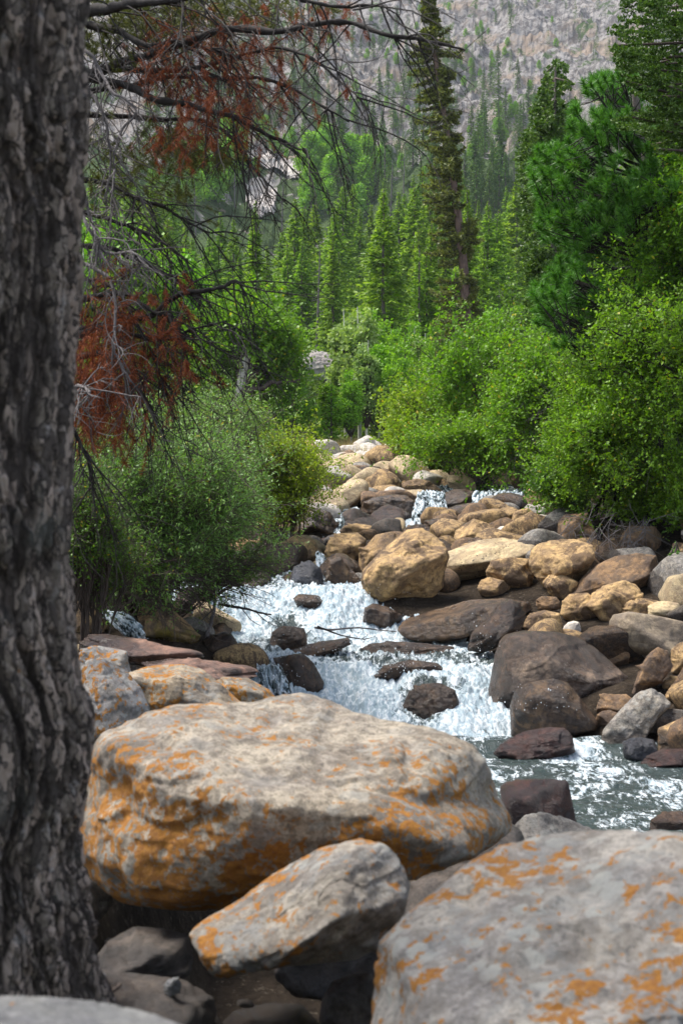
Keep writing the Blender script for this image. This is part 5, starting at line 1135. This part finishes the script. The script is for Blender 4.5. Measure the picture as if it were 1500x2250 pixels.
# the remaining, smallest trees of the slope as one far wood
far = Geo(); src = []
for q_ in CS:
    me_ = [c_ for c_ in q_.children if c_.name.startswith('crown')][0].data; V_ = np.empty(len(me_.vertices)*3, np.float32); me_.vertices.foreach_get('co', V_); V_ = V_.reshape(-1, 4, 3)
    src.append(V_[::3])
for k in range(520):
    px = r2.uniform(300, 1350); py = r2.uniform(-60, 470)
    if r2.random() > np.interp(py, [-60, 100, 300, 470], [.35, .6, .9, 1.])*(.4+1.4*max(0, vnoise(np.array([[px/90., py/70., 9.]]), 18)[0]+.2)): continue
    if 440 < px < 730 and py > 320: continue
    Yh = hit(px, py)
    if Yh is None: continue
    X = (px-750)/FPX*Yh; sc_ = r2.uniform(.25, .75); V_ = src[k % 3]; a_ = r2.uniform(0, 6.28); ca_, sa_ = math.cos(a_), math.sin(a_)
    W_ = np.stack([(V_[...,0]*ca_-V_[...,1]*sa_)*sc_*1.15+X, (V_[...,0]*sa_+V_[...,1]*ca_)*sc_*1.15+Yh, V_[...,2]*sc_+tz1(X, Yh)-.1], -1).reshape(-1, 3)
    far.add(W_, np.arange(len(W_)).reshape(-1, 4), np.repeat(r2.random(len(W_)//4), 4))
tag(far.build('far_forest', MAT['forestblue']), 'small distant conifers peppering the mountainside', 'forest', kind='stuff')
# bright aspens on the lower slope
AS = [broad_proto('aspen_tree', 4, [.68,.48,.75,.6][k], 400+k, ['leaf_aspen','leaf_pale','leaf_aspen','leaf_green'][k]) for k in range(4)]
BG = [broad_proto('slope_aspen', 6, 1.7, 410+k, 'leaf_aspen', nt=150, nl=22, ls=.3, bare=.02) for k in range(2)]
for k in range(90):
    px = r2.normal(610, 95); py = r2.normal(405, 36); Y = hit(px, py)
    if 530 < px < 670 and 345 < py < 500: continue
    if Y: plant(BG[k % 2], (px-750)/FPX*Y, Y, r2.uniform(.5, 1.1), 'bright green aspens massed around the scree patch', 'tree', 'aspens on the lower slope')
for k in range(170):
    px = r2.uniform(330, 1250); py = r2.uniform(-20, 420); Y = hit(px, py)
    if Y: plant(BG[k % 2], (px-750)/FPX*Y, Y, r2.uniform(.2, .5), 'low green bushes clinging to the mountainside', 'bush', 'bushes on the mountainside')
# young aspens and thicket in front of the forest
spots = [(605,44,1.0,2),(650,42,.45,0),(690,40,.4,0),(722,43,.55,3),(760,46,1.2,1),(790,44,1.2,1),(805,42,.9,1),(832,43,.8,2),(905,43,.7,1),(662,43,.55,1),(815,47,1.1,0),(850,50,1.0,0),(880,48,.9,3),(905,52,1.0,0),(930,50,.95,1),(960,47,1.0,0),(590,48,1.1,3),(560,50,1.2,2),(430,46,1.3,0),(400,43,1.5,2),(350,45,1.6,0),(300,42,1.6,3),(250,44,1.8,2),(200,43,1.7,0),(470,42,1.2,3),(748,50,.8,3),(870,56,.9,0),(820,58,.9,2),(985,56,1.,3),(1050,60,1.1,0),(1130,58,1.1,2),(380,52,1.5,0),(320,54,1.8,2),(260,56,1.9,0),(210,52,2.0,3),(440,55,1.3,2),(500,56,1.1,0),(160,48,1.9,2),(655,50,.4,3),(600,54,.8,0),(1090,50,1.1,0),(1180,52,1.1,2),(540,46,.7,0),(480,46,.8,2),(440,44,.8,3),(840,43,.7,3),(770,41,.6,0),(880,42,.8,0),(640,40,.6,2)]
_o = 'one two three four five six seven eight nine ten eleven twelve thirteen fourteen fifteen sixteen seventeen eighteen nineteen'.split(); WN = _o+[t_+(('-'+u_) if u_ else '') for t_ in ('twenty', 'thirty', 'forty') for u_ in ['']+_o[:9]]
for k, (px, Y, s, v_) in enumerate(spots):
    plant(AS[v_], (px-750)/FPX*Y, Y, s*.95, '%s, number %s from the left before the conifer forest' % (['fresh green young aspen', 'pale silvery-green young aspen', 'slim bright green aspen', 'deep green leafy sapling'][v_], WN[sorted(q_[0] for q_ in spots).index(px)]), 'tree', 'young aspens in front of the forest')
YC = [conifer_proto('young_conifer', 4, .8, 500+k, ['leaf_aspen','forest'][k], spr=.14, w=.03, wh=.16, nb=6, ns=12) for k in range(2)]
for k, (px, Y, s) in enumerate([(622,43,1.05),(722,45,.5),(728,41,.5),(672,52,.5),(860,60,1.6),(920,62,1.7),(890,46,.9),(615,60,1.4),(1000,60,1.5),(820,52,1.1),(575,45,.8)]):
    plant(YC[k % 2], (px-750)/FPX*Y, Y, s, 'young conifers with fresh green tips beside the aspens', 'tree', 'young conifers by the aspens')
# leaning cottonwood with scarred trunk
leafy('cottonwood_tree', 'broad green tree on a leaning pale trunk with black scars', 'tree',
  [(430,800),(450,760),(480,715),(530,690),(590,695),(635,730),(630,785),(595,825),(570,800),(545,765),(520,760),(490,800)], 38.3, 42, (510,38), 900, 12, .11, .045, 'leaf_green', woodm='scarbark', stems=26, seed=97, spread=.45, thr=-.1, freq=1., stem_r=.10, twig_r=.005, trunk=[(517,920,38),(528,850,38),(541,790,38.2),(556,765,38.6),(575,745,39.5)])
# dead snags
sn = None
def snag_proto():
    global rng; rng = np.random.default_rng(15); root = empty('dead_tree', (0,0,0), 'x', 'tree'); g = Geo(); tl = np.stack([np.linspace(0,.25,10), np.zeros(10), np.linspace(-.3, 7, 10)], 1); g.add(*tubes(tl[None], np.linspace(.10,.02,10)[None], 6)); part(g, 'trunk', MAT['deadwood'], root)
    A = []
    for k in range(34):
        h = rng.uniform(1.5, 6.6); az = rng.uniform(0, 6.28); q = np.array([.25*h/7, 0, h]); l = .25+.8*(1-h/7)*rng.random(); d = np.array([math.cos(az), math.sin(az), rng.uniform(-.3,.3)]); A.append(bez(q[None], (q+d*l*.5)[None], (q+d*l+np.array([0,0,-.1]))[None], 5)[0])
    g = Geo(); g.add(*tubes(np.array(A), np.linspace(.022,.006,5)[None], 4)); part(g, 'limbs', MAT['deadwood'], root); return root
sn = snag_proto()
for k in range(46):
    if k < 34: px, py = r2.uniform(300, 1350), r2.uniform(60, 560); Y = hit(px, py)
    else: px = r2.uniform(560, 1180); Y = r2.uniform(70, 110)
    if Y: plant(sn, (px-750)/FPX*Y, Y, r2.uniform(.7, 1.4), 'grey dead trunks standing among the living conifers', 'tree', 'dead trunks among the conifers')
# crags and ledges
def crag(name, label, outline, mat='white', Y=None, dep=None, seed=1):
    o = np.array(outline, float); Yq = Y or hit(o[:,0].mean(), o[:,1].max())
    return rock(name, label, outline, Yq, mat, 'rock', depth=dep, seed=seed, npl=10, pw=14, rough=.09, sub=6)
MAT['ledge'] = rock_mat('pale_ledge_rock', (.52,.48,.45), (.42,.39,.37), (.22,.19,.18), .5, speck=.2, sc=.12)  # pale rock colour of the outcrops, ledge and scree
crag('rock_outcrop', 'whitish rock outcrop in the clearing above the young aspens', [(610,860),(620,800),(655,780),(690,768),(735,778),(775,795),(790,860)], 'ledge', Y=74, seed=201)
crag('rock_outcrop', 'small pale outcrop showing low between the saplings', [(735,905),(745,882),(775,878),(792,900),(790,925),(740,925)], 'ledge', Y=54, seed=203)
crag('rock_outcrop', 'pale outcrop behind the leaning cottonwood', [(570,830),(590,805),(625,812),(635,845),(580,860)], 'ledge', Y=64, seed=205)

def patch(name, label, poly, cat, mat='ledge'):
    poly = np.array(poly, float); x0, y0 = poly.min(0); x1, y1 = poly.max(0); xs = np.arange(x0-3, x1+4, 3.); ys = np.arange(y0-3, y1+4, 3.); g = Geo(); Vv = []
    for yq in ys:
        for xq in xs:
            Yh = hit(xq, yq) or 300.; X = (xq-750)/FPX*Yh; Vv.append((X, Yh, tz1(X, Yh)))
    Vv = np.array(Vv); jag = fbm(Vv/9, 3, seed=61); F = grid_faces(len(ys), len(xs)); gx, gy = np.meshgrid(xs, ys); inn = in_poly(gx.ravel()+jag*16, gy.ravel()+jag*12, poly)
    F = F[inn[F].all(1)]; Vv[:,2] += .25+np.abs(fbm(Vv/2.5, 3, seed=67))*1.2; ed_ = np.ptp(Vv[F][:,:,1], axis=1) < 25; F = F[ed_]
    used_, inv = np.unique(F, return_inverse=True); g.add(Vv[used_], inv.reshape(F.shape)); o = g.build(name, MAT[mat], loc=Vv[used_].mean(0)); return tag(o, label, cat)
patch('rock_ledge', 'long white ledge crossing the green lower mountainside', [(552,350),(600,344),(640,360),(672,392),(640,400),(600,380),(556,370)], 'ledge')
patch('scree_patch', 'pale grey tongue of scree among the bright slope aspens', [(550,402),(592,402),(606,430),(600,474),(575,490),(545,466),(540,425)], 'scree')
# ------------------------------------------------------------------ small things
def stick(label, pts, rad, mat, name='stick', twigs=4):
    L = smooth_line(np.array([P(*q) for q in pts]), 30); root = None; g = Geo(); L += np.cumsum(rng.normal(size=L.shape), 0)*rad*.12
    g.add(*tubes(L[None], (np.linspace(rad, rad*.4, 30)*(1+.12*rng.normal(size=30)))[None], 8))
    if twigs:
        o1, o2 = twig_sys(L[5:], rad, twigs, rad*18, .1, 2); g.add(*tubes(np.array(o1), np.linspace(rad*.35, rad*.12, 10)[None], 4))
        if len(o2): g.add(*tubes(np.array(o2), np.linspace(rad*.2, rad*.1, 6)[None], 3))
    loc = L[0]; return tag(g.build(name, MAT[mat], loc=loc, smooth=True), label, 'branch')
rng = np.random.default_rng(3)
stick('thin bare branch lying across the foam of the middle rapid', [(690,1379,11.6),(730,1383,11.6),(780,1380,11.7),(830,1384,11.8),(872,1388,11.9)], .009, 'deadwood')
stick('forked twig slanting into the foam below the thin bare branch', [(697,1376,11.5),(740,1393,11.5),(790,1404,11.5),(812,1404,11.5)], .008, 'darkwood')
stick('peeled driftwood log between the dark and taupe boulders', [(1195,1412,11.2),(1250,1410,11.2),(1300,1412,11.2),(1342,1402,11.2)], .028, 'deadwood', 'driftwood_log', 0)
stick('dark dead branch across the top of the upper fall', [(480,1328,12.0),(530,1335,12.0),(570,1345,12.1),(598,1350,12.1)], .014, 'darkwood')
stick('short peeling stick among pebbles in the dark hollow', [(222,2205,2.5),(245,2185,2.52),(272,2168,2.55)], .006, 'brownwood', twigs=0)
stick('weathered leaning branch at the left edge of the upper fall', [(448,1420,11.2),(462,1370,11.3),(472,1330,11.4),(476,1290,11.5)], .02, 'deadwood')
stick('broken pale stick lying beside the bleached slab', [(1185,1140,17.6),(1212,1108,17.8),(1228,1090,18)], .012, 'deadwood', twigs=2)
# dry grass on the bar
MAT['drygrass'] = leaf_mat('dry_grass_blades', (.30,.24,.10), (.45,.38,.18), None, .99, .3)
px = rng.uniform(690, 900, 9000); Yq = rng.uniform(33, 42, 9000); X = (px-750)/FPX*Yq; ok = fbm(np.stack([X, Yq, X*0], 1)*.9, 2, seed=5) > -.1
c = np.stack([X, Yq, tz(X, Yq)], 1)[ok]; d = unit(rng.normal(size=c.shape)*.35+np.array([0,0,1.])); s = unit(np.cross(d, rdir(len(c)))); g = Geo(); V, F = needles(c, d, s, rng.uniform(.12, .4, len(c)), .012); g.add(V, F, np.repeat(rng.random(len(c)), 3))
tag(g.build('grass', MAT['drygrass']), 'dry straw-coloured grass on the crest of the rock bar', 'grass', kind='stuff')
# undergrowth below the forest
MAT['undergrowth'] = leaf_mat('undergrowth_leaves', (.05,.10,.02), (.13,.22,.04), None, .99, .35)
px = rng.uniform(-100, 1600, 90000); Yq = 40*np.exp(rng.random(90000)*math.log(3.2)); X = (px-750)/FPX*Yq; c = np.stack([X, Yq, X*0], 1); ok = fbm(c*.5, 3, seed=15) > -.25; c = c[ok]
c[:,2] = tz(c[:,0], c[:,1])+rng.random(len(c))**1.5*(.5+.5*vnoise(c*.7, 9))*1.1; d = unit(rng.normal(size=c.shape)+np.array([0,0,.5])); s = unit(np.cross(d, rdir(len(c)))); g = Geo(); V, F = leafquads(c, d, s, .2*c[:,1]/55, .09*c[:,1]/55); g.add(V, F, np.repeat(rng.random(len(c)), 4))
tag(g.build('undergrowth', MAT['undergrowth']), 'leafy green undergrowth covering the forest floor', 'undergrowth', kind='stuff')

# unseen conifers added behind the camera to darken light on the near boulders
for k, (x_, y_) in enumerate([(-4.4,-5.8),(-1.4,-6.6),(1.5,-6.0),(4.4,-6.4),(7.2,-4.4),(-7.0,-3.4)]):
    plant(CF[k % 5], x_, y_, .85, ['first','second','third','fourth','fifth','sixth'][k]+' unseen conifer added behind the viewpoint to shade the lichen boulders', 'tree', 'unseen shading conifers behind the viewpoint', z=.3)
# ------------------------------------------------------------------ haze
def haze(dens=.0002):
    bm = bmesh.new(); bmesh.ops.create_cube(bm, size=1); me = bpy.data.meshes.new('haze'); bm.to_mesh(me); bm.free()
    o = bpy.data.objects.new('haze', me); COL.objects.link(o); o.location = (0, 460, 320); o.scale = (2700, 1020, 646)
    m = bpy.data.materials.new('haze'); m.use_nodes = True; t = m.node_tree; t.nodes.clear(); out = t.nodes.new('ShaderNodeOutputMaterial'); pv = t.nodes.new('ShaderNodeVolumePrincipled')
    pv.inputs['Color'].default_value = (.80,.88,1,1); pv.inputs['Density'].default_value = dens; t.links.new(pv.outputs[0], out.inputs['Volume']); me.materials.append(m)
    tag(o, kind='stuff')
haze()
